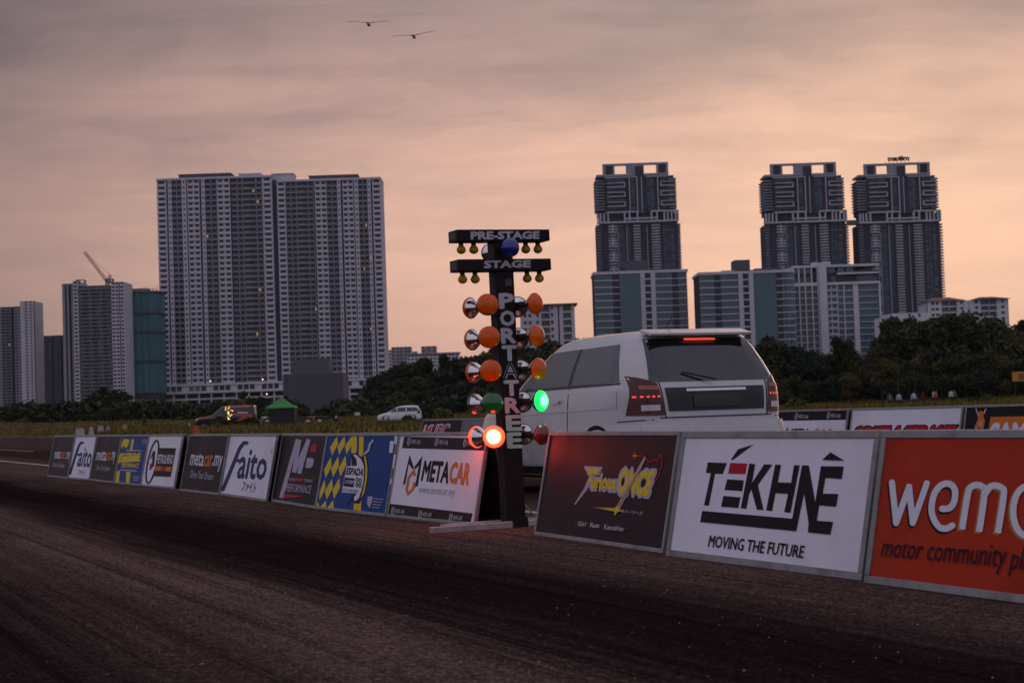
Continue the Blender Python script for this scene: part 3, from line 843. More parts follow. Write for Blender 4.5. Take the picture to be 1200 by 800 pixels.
# ------------------------------------------------------------------ the starting lights
def starting_lights():
    base = ground(601.8, 616.5); base.z = 0
    root = empty('starting_lights', base, 0, 'black drag strip starting light post with coloured lamps and white letters down its front', 'starting lights')
    n = Vector((-DIR.x, -DIR.y, 0)).normalized()
    th = R(.9)
    up = Vector((-math.sin(th), 0, math.cos(th)))
    a = up.cross(n).normalized(); n = a.cross(up).normalized()
    S = 2000 / base.y
    def zz(py): return (616.5 - py) / S
    blk = mat('black_steel', (.012, .008, .010), .5, var=.25, scale=9, dirt=((.03, .022, .02), .35), spec=.15)
    blkside = blk
    rub = mat('black_rubber', (.012, .012, .012), .6)
    steel = mat('galvanised_steel', (.42, .40, .38), .5, metal=.6, var=.25, scale=12, dirt=((.12, .08, .06), .7))
    chrome = mat('mirror_reflector', (.72, .70, .68), .16, metal=1.0, var=.06, scale=20)
    hw, hd = .071, .061
    b = MB(); b.obox(-a * hw - n * hd, a * 2 * hw, n * 2 * hd, up * zz(272)); b.build('post', blk, root, bevel=.006)
    # feet
    b = MB(); b.obox(-a * .66 + n * .072, a * 1.02, n * .05, Vector((0, 0, .045))); b.build('base_bar', steel, root, bevel=.004)
    b = MB(); b.obox(-a * .50 - n * .13, a * .98, n * .05, Vector((0, 0, .045))); b.build('base_bar', steel, root, bevel=.004)
    b = MB(); b.obox(-a * .05 + n * .124, a * .1, n * .012, Vector((0, 0, .07))); b.obox(-a * .06 + n * .062, a * .12, n * .06, Vector((0, 0, .052))); b.build('foot_bracket', blk, root)
    b = MB(); b.tube([a * hw + up * .17, a * .20 - n * .06 + up * .05], .006, 6); b.build('brace', steel, root)
    F = Face(base + n * hd, a, up, root); F.n = n
    for i, ch in enumerate('PORTATREE'):
        x0 = 584.0 + 1.12 * i; y0 = 343.0 + 20.4 * i; w, h = 18.0, 18.8
        q = ((x0, y0 + .4), (x0 + w, y0 - .2), (x0 + w + 1, y0 + h - .3), (x0 + 1, y0 + h + .3))
        F.text('lettering', I_GREY if ch != 'A' else I_LILAC, ch, q, .045)
        if ch == 'A': F.text('lettering', blk, ch, q, -.012)
    # the two name boxes with their small yellow bulbs
    yel = mat('yellow_bulb', (.42, .23, .006), .35, spec=.4)
    for (y0, y1, txt, q) in ((270, 283.4, 'PRE-STAGE', ((195, 99), (576, 98), (575, 141), (195, 146))), (304.5, 318, 'STAGE', ((268, 260), (528, 257), (527, 299), (268, 304)))):
        b = MB(); z0, z1 = zz(y1), zz(y0)
        b.obox(-a * .355 - n * .08 + up * z0, a * .71, n * .16, up * (z1 - z0)); bx = b.build('name_box', blk, root, bevel=.003)
        for s in (-1, 1):
            e = MB(); e.obox(a * s * .355 - n * .06 + up * (z0 + .016), a * s * .003, n * .12, up * (z1 - z0 - .032))
            e.build('end_cap', mat('dark_plastic', (.05, .045, .045), .6), bx)
        F = Face(base + n * .08, a, up, bx); F.n = n; F.set(510, 250, .2125)
        F.root = bx; bx_loc = base
        v = F.text('lettering', I_GREY, txt, q, .05)
        for s in (-.295, -.2, .2, .295):
            lp = MB(); o = a * s + up * z0
            lp.lathe(o, -up, [(0, .018), (.018, .018), (.02, .014)], 10); sk = lp.build('bulb_socket', rub, bx)
            lp = MB(); lp.lathe(o - up * .014, -up, [(0, .014), (.012, .019), (.028, .031), (.042, .034), (.056, .028), (.066, .015), (.069, 0)], 14)
            lp.build('bulb', yel, sk, smooth=True)
    # lamps: socket > reflector, lens
    amber = mat('amber_lens', (.74, .105, .001), .2, coat=.35, spec=.25, var=.2, scale=45, bump=.2)
    green = mat('green_lens', (.004, .11, .022), .22, coat=.6)
    red = mat('red_lens', (.22, .008, .006), .22, coat=.6)
    blue = mat('blue_lens', (.004, .014, .20), .2, coat=.6)
    def lit(name, hot, rim):
        m = bpy.data.materials.new(name); m.use_nodes = True
        nt = m.node_tree; N, Lk = nt.nodes.new, nt.links.new
        p = nt.nodes['Principled BSDF']; p.inputs['Roughness'].default_value = .2
        p.inputs['Base Color'].default_value = (*[min(1, c * .05) for c in rim], 1)
        at_ = N('ShaderNodeAttribute'); at_.attribute_name = 'axis_dist'       # the filament sits behind the middle of the lens
        r = N('ShaderNodeValToRGB'); c = r.color_ramp
        c.elements[0].position = .38; c.elements[0].color = (*hot, 1)
        c.elements[1].position = .97; c.elements[1].color = (*rim, 1)
        e = c.elements.new(.72); e.color = tuple(.35 * h if h == max(hot) else .06 * h for h in hot) + (1,)
        Lk(at_.outputs['Fac'], r.inputs[0]); Lk(r.outputs[0], p.inputs['Emission Color'])
        p.inputs['Emission Strength'].default_value = 75
        return m
    red_on = lit('red_lens_lit', (1.0, .06, .026), (.10, .0022, .0006))
    green_on = lit('green_lens_lit', (.006, .18, .018), (.0, .020, .0035))
    red_rim = mat('red_rim_lit', (.3, .01, .006), .3, emit=(1, .07, .02), strength=2.5)
    rows = [(358.5, amber, amber), (396, amber, amber), (434.5, amber, amber), (472, green, green_on), (510.5, red_on, red)]
    def lamp(d, r0, o, m, rad=.0745, lab=None):
        d = d.normalized()
        s = MB(); s.lathe(o + d * r0, d, [(0, .02), (.002, .024), (.06, .024), (.066, .031), (.078, .031), (.082, .0)], 14)
        sk = s.build('lamp_socket', rub, root, smooth=False)
        if lab: sk['label'] = lab
        t0 = r0 + .068; k = rad / .0745
        s = MB(); s.lathe(o + d * t0, d, [(0, .028), (.014, .034), (.035, .052 * k), (.055, .066 * k), (.074, rad), (.078, rad)], 24); s.build('reflector', chrome, sk, smooth=True)
        rimm = MB(); rimm.lathe(o + d * (t0 + .068), d, [(0, rad * .985), (.003, rad + .002), (.012, rad + .002), (.014, rad * .96)], 24); rimm.build('lens_rim', m if m not in (red_on, green_on) else (red_rim if m is red_on else green), sk, smooth=True)
        prof = [(.008, rad)] + [(.008 + .040 * math.sin(q), rad * math.cos(q)) for q in np.linspace(.15, math.pi / 2, 9)]
        s = MB(); s.lathe(o + d * (t0 + .07), d, prof, 24); L = s.build('lens', m, sk, smooth=True)
        at_ = L.data.attributes.new('axis_dist', 'FLOAT', 'POINT')
        at_.data.foreach_set('value', [p[1] / rad for p in prof for _ in range(24)])
    for (py, ml, mr_) in rows:
        z = zz(py)
        b = MB(); b.obox(-a * .115 - n * .028 + up * (z - .02), a * .23, n * .056, up * .04); b.build('lamp_bracket', blk, root, bevel=.004)
        for ang, m in ((-28, ml), (28, mr_), (152, mr_), (-152, ml)):
            q = R(ang)
            d = n * math.cos(q) + a * math.sin(q)
            lab = None
            if m is red_on: lab = 'lit red lamp' if ang == -28 else None
            if m is green_on: lab = 'lit green lamp' if ang == 28 else None
            if m in (red_on, green_on) and ang in (152,): m = green if m is green_on else red
            lamp(d, .030, up * z + a * (.10 if ang > 0 else -.10), m, lab=lab)
    for i, (ang, cc, e) in enumerate(((-28, (1, .045, .02), 3.6), (28, (.02, 1, .35), 1.2))):
        q = R(ang); dd = n * math.cos(q) + a * math.sin(q); z = zz(510.5) if ang < 0 else zz(472)
        ld = bpy.data.lights.new('lamp_light', 'POINT'); ld.energy = e; ld.color = cc; ld.shadow_soft_size = .05
        lo = bpy.data.objects.new('lamp_light', ld); link(lo, root); lo.location = dd * .26 + up * z + a * (.10 if ang > 0 else -.10)
    lamp(n, .04, up * zz(293), blue, rad=.064); lamp(-n, .04, up * zz(293), blue, rad=.064)
    b = MB(); b.obox(n * hd + a * .0 + up * zz(336), a * .05, n * .004, up * .05); b.build('maker_plate', mat('dark_plastic', (.05, .045, .045), .6), root)
starting_lights()

# orange traffic cone behind the boards
p = ground(230.2, hz(230) + .8 * FPX / 62); p.z = 0
root = empty('traffic_cone', p, 0, 'faded orange traffic cone behind the boards', 'traffic cone')
orange = mat('orange_plastic', (.46, .055, .02), .55, var=.15, scale=6)
b = MB(); b.lathe((0, 0, .03), (0, 0, 1), [(0, .165), (.03, .15), (.62, .085), (.66, .078), (.66, 0)], 20); b.build('cone_body', orange, root, smooth=False)
b = MB(); b.box(-.2, .2, -.2, .2, 0, .035); b.build('cone_base', mat('black_rubber', (.012, .012, .012), .6), root, bevel=.01)

# ------------------------------------------------------------------ vehicles
glass_dark = mat('tinted_glass', (.012, .014, .016), .06, spec=.7, coat=.3)
tyre_m = mat('tyre_rubber', (.014, .013, .013), .8, var=.2, scale=20)
rim_m = mat('alloy_rim', (.42, .41, .40), .35, metal=.8)
trim_m = mat('black_trim', (.016, .015, .016), .5, var=.15, scale=12)
lamp_red = mat('tail_lamp_red', (.075, .003, .004), .2, coat=.4, spec=.3)
lamp_clear = mat('lamp_clear', (.55, .54, .52), .12, coat=.8)
well_m = mat('wheel_well', (.006, .006, .006), .95)

class Body:
    """car shell stacked from rounded outlines: prof(z) -> (x front, x rear, half width, squareness); x forward, z up"""
    def __init__(s, zs, xf, xr, hw, n):
        # the outlines between the given heights run on in smooth curves
        g = np.linspace(zs[0], zs[-1], 240); k = np.exp(-np.linspace(-2, 2, 11) ** 2); k /= k.sum()
        def sm(q):
            v = np.interp(g, zs, q); e = np.concatenate([2 * v[0] - v[5:0:-1], v, 2 * v[-1] - v[-2:-7:-1]]); return np.convolve(e, k, 'valid')
        s.zs, s.xf, s.xr, s.hw, s.n = list(g), sm(xf), sm(xr), sm(hw), sm(n)
    def at(s, z):
        return [float(np.interp(z, s.zs, q)) for q in (s.xf, s.xr, s.hw, s.n)]
    def y(s, x, z):
        f, r, h, n = s.at(z); c, a = (f + r) / 2, (f - r) / 2
        t = min(.999, abs((x - c) / a)); return h * (1 - t ** n) ** (1 / n)
    def x(s, y, z, rear=True):
        f, r, h, n = s.at(z); c, a = (f + r) / 2, (f - r) / 2
        t = min(.999, abs(y / h)); q = a * (1 - t ** n) ** (1 / n)
        return c - q if rear else c + q
    def shell(s, m, parent, extra=40, seg=72, name='body'):
        zz = s.zs[::3] + [s.zs[-1]]
        b = MB()
        for z in zz:
            f, r, h, n = s.at(z); c, a = (f + r) / 2, (f - r) / 2
            for k in range(seg):
                q = 2 * math.pi * k / seg
                # spread the points evenly round the outline
                cx, sy = math.cos(q), math.sin(q)
                b.v.append((c + a * math.copysign(abs(cx) ** (2 / n), cx), h * math.copysign(abs(sy) ** (2 / n), sy), z))
        for j in range(len(zz) - 1):
            for k in range(seg):
                k2 = (k + 1) % seg
                b.f.append([j * seg + k, j * seg + k2, (j + 1) * seg + k2, (j + 1) * seg + k]); b.m.append(0)
        b.f.append(list(range(seg))[::-1]); b.m.append(0)
        b.f.append([(len(zz) - 1) * seg + k for k in range(seg)]); b.m.append(0)
        return b.build(name, m, parent, smooth=True)
    def patch(s, name, m, quad, parent, where='side', sgn=1, off=.006, nu=12, nv=6, smooth=True):
        """quad of (x, z) on a side or (y, z) on the front or rear: bottom left, bottom right, top right, top left"""
        b = MB()
        for j in range(nv + 1):
            for i in range(nu + 1):
                u, v = i / nu, j / nv
                p0 = quad[0][0] * (1 - u) + quad[1][0] * u, quad[0][1] * (1 - u) + quad[1][1] * u
                p1 = quad[3][0] * (1 - u) + quad[2][0] * u, quad[3][1] * (1 - u) + quad[2][1] * u
                a, z = p0[0] * (1 - v) + p1[0] * v, p0[1] * (1 - v) + p1[1] * v
                if where == 'side': b.v.append((a, sgn * (s.y(a, z) + off), z))
                elif where == 'rear': b.v.append((s.x(a, z, True) - off, a, z))
                else: b.v.append((s.x(a, z, False) + off, a, z))
        for j in range(nv):
            for i in range(nu):
                q = j * (nu + 1) + i
                b.f.append([q, q + 1, q + nu + 2, q + nu + 1]); b.m.append(0)
        return b.build(name, m, parent, smooth=smooth)

def wheel(root, x, y, r, w, sgn):
    b = MB(); b.lathe((x, y, r), (0, sgn, 0), [(-w, r * .6), (-w, r * .93), (-w * .8, r), (-.02, r), (0, r * .94), (.004, r * .70), (-.01, r * .66), (-w, r * .6)], 28)
    t = b.build('wheel', tyre_m, root, smooth=False)
    b = MB(); b.lathe((x, y, r), (0, sgn, 0), [(-.05, r * .66), (-.002, r * .69), (.001, r * .64), (-.03, r * .58), (-.05, r * .55)], 28)
    b.lathe((x, y, r), (0, sgn, 0), [(-.035, r * .16), (-.012, r * .15), (-.006, r * .1), (-.006, 0)], 14)
    for k in range(6):
        q = k * math.pi / 3
        d = Vector((math.cos(q), 0, math.sin(q))); e = Vector((-math.sin(q), 0, math.cos(q)))
        o = Vector((x, y - sgn * .04, r)) + d * r * .1
        b.obox(o - e * .022, e * .044, d * r * .54, Vector((0, sgn * .026, 0)))
    b.build('rim', rim_m, t)
    b = MB(); b.lathe((x, y - sgn * .055, r), (0, sgn, 0), [(0, r * .56), (.004, 0)], 20); b.build('brake_disc', trim_m, t)

def wells(body, root, xs, r, sgn):
    for x in xs:
        b = MB(); N_ = 18; R_ = r + .055
        ring = [(x + R_ * math.cos(q), r + R_ * math.sin(q)) for q in np.linspace(-.45, math.pi + .45, N_)]
        pts = [(px, sgn * (body.y(px, max(body.zs[0], pz)) + .004), max(body.zs[0], pz)) for px, pz in ring]
        c = (x, sgn * (body.y(x, r) + .003), r)
        b.add([c] + pts, [(0, i + 1, i + 2) if sgn < 0 else (0, i + 2, i + 1) for i in range(N_ - 1)])
        b.build('wheel_arch', well_m, root)

def car(name, label, cat, loc, heading, body, paint, wheels, rw, side_glass, rear_glass, front_glass, group=None, doors=(), tails=(), heads=(), handles=(), extra=None):
    root = empty(name, loc, heading, label, cat, group)
    sh = body.shell(paint, root)
    for sgn in (1, -1):
        wells(body, root, wheels, rw, sgn)
        for x in wheels: wheel(root, x, sgn * (body.y(x, rw) + .012), rw, .19, sgn)
        for q in side_glass: body.patch('side_window', glass_dark, q, root, 'side', sgn)
        for q in doors: body.patch('door_gap', trim_m, q, root, 'side', sgn, off=.002, nu=1, nv=10)
        for q in handles: body.patch('door_handle', paint, q, root, 'side', sgn, off=.022, nu=3, nv=2)
        for q in tails: body.patch('tail_light', lamp_red, [(a * sgn, z) for a, z in q], root, 'rear', off=.012, nu=8, nv=6)
        for q in heads: body.patch('headlight', lamp_clear, [(a * sgn, z) for a, z in q], root, 'front', off=.008, nu=6, nv=4)
    for q in rear_glass: body.patch('rear_window', glass_dark, q, root, 'rear', nu=16, nv=8)
    for q in front_glass: body.patch('windscreen', glass_dark, q, root, 'front', nu=16, nv=8)
    if extra: extra(root, body)
    return root

# -- the white hatchback leaving the line in the far lane
white_paint = mat('white_car_paint', (.50, .485, .48), .25, coat=.8, var=.03, scale=2, dirt=((.16, .14, .125), .5))
hatch = Body([.17, .20, .28, .42, .55, .66, .74, .80, .86, .92, .96, 1.00, 1.06, 1.20, 1.34, 1.42, 1.47, 1.495, 1.505],
             [1.78, 1.84, 1.90, 1.93, 1.92, 1.88, 1.82, 1.70, 1.45, 1.18, 1.02, .95, .84, .60, .34, .18, .0, -.2, -.45],
             [-1.80, -1.86, -1.90, -1.92, -1.915, -1.89, -1.88, -1.875, -1.87, -1.86, -1.85, -1.83, -1.80, -1.71, -1.62, -1.56, -1.46, -1.32, -1.05],
             [.76, .79, .825, .84, .845, .84, .838, .835, .83, .822, .815, .80, .775, .715, .645, .60, .545, .43, .22],
             [5, 5.5, 6, 6.5, 6.5, 6, 6, 6, 6, 6, 6, 6, 6.5, 7, 7, 6.5, 6, 5, 4])
def hatch_extra(root, B):
    B.patch('tailgate_panel', trim_m, [(-.48, .76), (.48, .76), (.50, .965), (-.50, .965)], root, 'rear', off=.006, nu=14)
    B.patch('number_plate', mat('plate_black', (.02, .02, .02), .4), [(-.24, .79), (.24, .79), (.24, .90), (-.24, .90)], root, 'rear', off=.016, nu=8)
    B.patch('bumper', white_paint, [(-.70, .40), (.70, .40), (.72, .66), (-.72, .66)], root, 'rear', off=.045, nu=20)
    B.patch('bumper_vent', trim_m, [(-.52, .30), (.52, .30), (.55, .42), (-.55, .42)], root, 'rear', off=.02, nu=14)
    for s in (1, -1):
        B.patch('reflector', lamp_red, [(s * .50, .46), (s * .66, .46), (s * .66, .50), (s * .50, .50)], root, 'rear', off=.05, nu=4, nv=2)
        b = MB(); m0 = Vector((.62, s * .80, 1.0))
        b.lathe(m0 + Vector((0, s * .03, .05)), (0, s, 0), [(0, .02), (.01, .07), (.08, .085), (.14, .06), (.15, 0)], 12)
        b.build('wing_mirror', white_paint, root, smooth=True)
        B.patch('sill', trim_m, [(-1.0, .20), (1.0, .20), (1.0, .27), (-1.0, .27)], root, 'side', s, off=.012)
    gap = trim_m
    for (z0, z1, y0, y1) in ((.70, .712, -.56, .56),):
        B.patch('tailgate_gap', gap, [(y0, z0), (y1, z0), (y1, z1), (y0, z1)], root, 'rear', off=.0025, nu=16, nv=1)
    for s in (1, -1):
        B.patch('tailgate_gap', gap, [(s * .505, .70), (s * .517, .70), (s * .545, 1.02), (s * .533, 1.02)], root, 'rear', off=.0025, nu=1, nv=8)
        B.patch('bumper_gap', gap, [(-1.88, .688), (-1.50, .672), (-1.50, .682), (-1.88, .698)], root, 'side', s, off=.0025, nu=8, nv=1)
        B.patch('pillar_trim', gap, [(-.60, 1.02), (-.53, 1.02), (-.49, 1.36), (-.56, 1.36)], root, 'side', s, off=.004)
        B.patch('waist_moulding', gap, [(-1.52, 1.008), (.78, .985), (.78, 1.002), (-1.52, 1.026)], root, 'side', s, off=.007)
        B.patch('crease', white_paint, [(-1.5, .80), (1.35, .74), (1.35, .752), (-1.5, .815)], root, 'side', s, off=.007, nv=1)
        B.patch('fuel_flap', white_paint, [(-1.50, .82), (-1.36, .82), (-1.36, .95), (-1.50, .95)], root, 'side', s, off=.004) if s > 0 else None
        led = mat('brake_light_strip', (.3, .01, .01), .3, emit=(1.0, .10, .06), strength=.9)
        for k in range(5):
            y0 = .555 + .042 * k
            B.patch('brake_light', led, [(s * y0, .885), (s * (y0 + .022), .885), (s * (y0 + .022), .90), (s * y0, .90)], root, 'rear', off=.018, nu=2, nv=1)
        B.patch('reversing_light', lamp_clear, [(s * .56, .77), (s * .70, .77), (s * .70, .82), (s * .56, .82)], root, 'rear', off=.0165, nu=5, nv=2)
        B.patch('indicator', mat('amber_car_lens', (.30, .07, .005), .2, coat=.4), [(s * .56, .95), (s * .70, .955), (s * .70, .99), (s * .56, .985)], root, 'rear', off=.0165, nu=5, nv=2)
    B.patch('garnish', mat('chrome_strip', (.6, .6, .6), .15, metal=1.0), [(-.30, .93), (.30, .93), (.30, .952), (-.30, .952)], root, 'rear', off=.016, nu=8, nv=1)
    B.patch('brake_light', mat('brake_light_strip', (.3, .01, .01)), [(-.16, 1.385), (.16, 1.385), (.16, 1.402), (-.16, 1.402)], root, 'rear', off=.03, nu=6, nv=1)
    # roof spoiler, wiper, exhaust
    b = MB(); b.obox(Vector((-1.66, -.52, 1.42)), Vector((.22, 0, .045)), Vector((0, 1.04, 0)), Vector((-.01, 0, .03))); b.build('roof_spoiler', white_paint, root, bevel=.012)
    b = MB(); b.tube([(-1.87, 0, 1.03), (-1.80, .30, 1.10)], .009, 6); b.build('rear_wiper', trim_m, root)
    b = MB(); b.lathe((-1.86, -.48, .22), (-1, 0, 0), [(0, .04), (.12, .045), (.12, .035), (.02, .03)], 12); b.build('exhaust_pipe', rim_m, root)
    b = MB(); b.tube([(-1.2, .12, 1.50), (-1.36, .12, 1.62)], .005, 5); b.build('aerial', trim_m, root)
    b = MB(); b.box(-1.5, 1.5, -.7, .7, .15, .24); b.build('underbody', well_m, root)
HATCH_REAR_LEFT = ground(748, hz(748) + 110)
ang = math.atan2(DIR.y, DIR.x)
LEFT = Vector((-DIR.y, DIR.x, 0))
pos = HATCH_REAR_LEFT + DIR * 1.90 - LEFT * .83
car('hatchback_car', 'white hatchback with red tail lights between the two board rows', 'car', (pos.x, pos.y, 0), ang, hatch, white_paint, (-1.16, 1.24), .30,
    [[(-1.50, 1.035), (-.60, 1.02), (-.56, 1.36), (-1.28, 1.37)], [(-.53, 1.02), (.76, 1.0), (.24, 1.35), (-.49, 1.36)]],
    [[(-.62, 1.02), (.62, 1.02), (.53, 1.405), (-.53, 1.405)]],
    [[(-.70, 1.0), (.70, 1.0), (.55, 1.39), (-.55, 1.39)]],
    doors=[[(-.585, .30), (-.573, .30), (-.573, 1.0), (-.585, 1.0)], [(.62, .30), (.632, .30), (.66, .98), (.648, .98)]],
    tails=[[(.52, .73), (.775, .73), (.735, 1.08), (.56, 1.01)]],
    heads=[[(.40, .66), (.76, .66), (.76, .80), (.46, .76)]], handles=[[(-.42, .86), (-.22, .86), (-.22, .895), (-.42, .895)]], extra=hatch_extra)

# -- white minivan on the grass
mpv = Body([.20, .24, .40, .60, .72, .80, .88, .94, 1.00, 1.15, 1.40, 1.52, 1.58, 1.60],
           [2.05, 2.14, 2.2, 2.18, 2.10, 1.95, 1.55, 1.25, 1.12, .88, .42, .12, -.2, -.5],
           [-2.05, -2.14, -2.2, -2.18, -2.17, -2.16, -2.15, -2.14, -2.12, -2.05, -1.92, -1.84, -1.7, -1.4],
           [.78, .82, .85, .855, .85, .848, .845, .84, .83, .78, .70, .64, .52, .3],
           [6] * 14)
d = 170.0; p = at(468.5, hz(468) + 7, d)
mz = zg(p.x, p.y)
car('minivan', 'white minivan parked on the grass in front of the wooded hill', 'car', (p.x, p.y, mz), math.pi, mpv, mat('white_van_paint', (.74, .74, .76), .3, coat=.5), (-1.35, 1.32), .33,
    [[(-2.0, 1.02), (-.75, 1.0), (-.75, 1.44), (-1.78, 1.42)], [(-.68, 1.0), (.15, .99), (.15, 1.45), (-.68, 1.45)], [(.22, .99), (.98, .98), (.36, 1.43), (.22, 1.45)]],
    [[(-.62, 1.05), (.62, 1.05), (.58, 1.42), (-.58, 1.42)]], [[(-.68, 1.02), (.68, 1.02), (.6, 1.46), (-.6, 1.46)]],
    doors=[[(-.72, .3), (-.70, .3), (-.70, 1.0), (-.72, 1.0)], [(.18, .3), (.20, .3), (.20, 1.0), (.18, 1.0)]],
    tails=[[(.60, .80), (.82, .80), (.76, 1.1), (.62, 1.1)]], heads=[[(.46, .66), (.8, .66), (.8, .82), (.5, .78)]])

# -- black and orange rally truck under canvas, glowing amber sparkles up one side
truck = Body([.35, .40, .60, .85, .98, 1.04, 1.10, 1.16, 1.22, 1.5, 1.85, 1.95, 1.98],
             [2.5, 2.6, 2.65, 2.62, 2.5, 2.2, 1.6, 1.28, 1.15, .82, .42, .2, -.1],
             [-2.5, -2.6, -2.65, -2.65, -2.65, -2.65, -2.65, -2.65, -2.64, -2.6, -2.55, -2.5, -2.4],
             [.84, .88, .92, .93, .925, .92, .91, .90, .89, .85, .80, .75, .6],
             [7] * 13)
black_p = mat('black_truck_paint', (.012, .010, .012), .3, coat=.5)
orange_p = mat('orange_truck_paint', (.50, .075, .015), .35, coat=.4)
def truck_extra(root, B):
    for s in (1, -1):
        B.patch('orange_stripe', orange_p, [(.3, 1.82), (-2.4, 1.80), (-2.4, 1.93), (.2, 1.93)], root, 'side', s, off=.004)
        B.patch('orange_swoosh', orange_p, [(-.9, .62), (-2.6, .62), (-2.6, 1.02), (-1.5, .98)], root, 'side', s, off=.004)
        B.patch('orange_swoosh', orange_p, [(2.5, .92), (.6, .98), (.2, 1.05), (2.2, 1.02)], root, 'side', s, off=.005)
        B.patch('orange_swoosh', orange_p, [(-.6, 1.16), (-2.6, 1.02), (-2.6, 1.12), (-.6, 1.28)], root, 'side', s, off=.004)
        B.patch('side_lettering', mat('white_ink', (.68, .66, .72), .5), [(-1.1, 1.32), (-2.0, 1.28), (-2.0, 1.36), (-1.1, 1.42)], root, 'side', s, off=.004)
    sparkle_m = mat('glowing_amber', (.6, .4, .1), .3, emit=(1.0, .62, .18), strength=2.2)  # emissive amber dots added up the near side for its bright sparkles
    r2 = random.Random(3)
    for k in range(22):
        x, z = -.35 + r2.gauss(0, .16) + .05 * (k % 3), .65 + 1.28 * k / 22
        b = MB(); y = B.y(x, z); b.lathe((x, y, z), (0, 1, 0), [(0, .02), (.03, .028 + .022 * r2.random()), (.06, .02), (.065, 0)], 10); b.build('amber_sparkle', sparkle_m, root)
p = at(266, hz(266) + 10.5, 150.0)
car('rally_truck', 'black and orange box truck with a trail of glowing amber sparkles beside the green tent', 'truck', (p.x, p.y, zg(p.x, p.y)), math.pi, truck, black_p, (-1.55, 1.75), .40,
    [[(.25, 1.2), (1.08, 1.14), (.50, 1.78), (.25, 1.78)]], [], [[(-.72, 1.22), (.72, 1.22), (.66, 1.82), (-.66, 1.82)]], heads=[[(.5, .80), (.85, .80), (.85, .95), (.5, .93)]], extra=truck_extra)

# -- motorcycles resting in the grass
def motorcycle_mesh(root, tank):
    for x in (-.68, .68):
        b = MB(); b.lathe((x, -.05, .31), (0, 1, 0), [(0, .22), (0, .29), (.03, .31), (.07, .31), (.10, .29), (.10, .22), (0, .22)], 18); w = b.build('wheel', tyre_m, root)
        b = MB(); b.lathe((x, -.02, .31), (0, 1, 0), [(0, .22), (.05, .22), (.05, .2), (0, .2)], 18)
        for k in range(3):
            q = k * math.pi / 3; b.tube([(x - .2 * math.cos(q), 0, .31 - .2 * math.sin(q)), (x + .2 * math.cos(q), 0, .31 + .2 * math.sin(q))], .012, 5)
        b.build('rim', rim_m, w)
    b = MB(); b.tube([(.68, .07, .31), (.45, .07, .92)], .025, 6); b.tube([(.68, -.07, .31), (.45, -.07, .92)], .025, 6); b.build('fork', rim_m, root)
    b = MB(); b.tube([(.45, 0, .9), (0, 0, .45), (-.68, 0, .31)], .04, 6); b.tube([(.45, 0, .85), (-.3, 0, .72), (-.85, 0, .85)], .035, 6); b.build('frame', trim_m, root)
    b = MB(); b.lathe((-.22, 0, .45), (1, 0, 0), [(0, .0), (0.01, .15), (.2, .19), (.4, .14), (.41, 0)], 12); b.build('engine', rim_m, root)
    b = MB(); b.lathe((-.05, 0, .84), (1, 0, 0), [(0, .05), (.1, .12), (.3, .15), (.45, .10), (.5, 0)], 12); b.build('tank', tank, root, smooth=True)
    b = MB(); b.lathe((-.85, 0, .82), (1, .0, -.02), [(0, .02), (.1, .10), (.45, .11), (.8, .09), (.85, 0)], 12); b.build('seat', trim_m, root, smooth=True)
    b = MB(); b.tube([(.40, -.34, 1.02), (.47, -.1, .98), (.47, .1, .98), (.40, .34, 1.02)], .016, 6); b.build('handlebar', trim_m, root)
    b = MB(); b.lathe((.52, 0, .84), (1, 0, 0), [(0, .03), (.04, .09), (.10, .09), (.12, 0)], 12); b.build('headlight', lamp_clear, root)
for (px, Y, hd, tk, lb) in ((313, 166, 2.7, mat('white_bike_paint', (.5, .5, .5), .3), 'white motorcycle in front of the green tent opening'), (361, 162, .5, mat('red_bike_paint', (.3, .03, .02), .3), 'red black motorcycle just beside the green tent'),
                        (374, 164, 2.9, trim_m, 'all black motorcycle lowest in the grass by the grey building')):
    p = at(px, 490, Y)
    r_ = empty('motorcycle', (p.x, p.y, zg(p.x, p.y)), hd, lb, 'motorcycle', 'motorcycles by the green tent')
    motorcycle_mesh(r_, tk)

# ------------------------------------------------------------------ buildings
wallL = mat('lavender_grey_render', (.50, .475, .51), .85, var=.10, scale=.12, spec=.02)
wallM = mat('mid_grey_render', (.26, .25, .275), .85, var=.12, scale=.12, spec=.02)
wallD = mat('dark_grey_render', (.10, .096, .11), .85, var=.15, scale=.1, spec=.02)
wallW = mat('white_render', (.56, .54, .57), .8, var=.08, scale=.15, spec=.02)
shaft = mat('shaded_shaft_wall', (.060, .058, .072), .9, var=.15, scale=.1, spec=.02)  # shade of the deep recesses put into the wall colour
concrete = mat('raw_concrete', (.20, .195, .205), .9, var=.25, scale=.15, spec=.02)
railm = mat('dark_balcony_rail', (.12, .115, .135), .7, var=.15, scale=.2, spec=.02)
roof_red = mat('dull_red_roof', (.16, .06, .05), .8, var=.2, scale=.3)
teal_net = mat('teal_safety_net', (.068, .165, .172), .85, var=.22, scale=.10, detail=8, spec=.1)
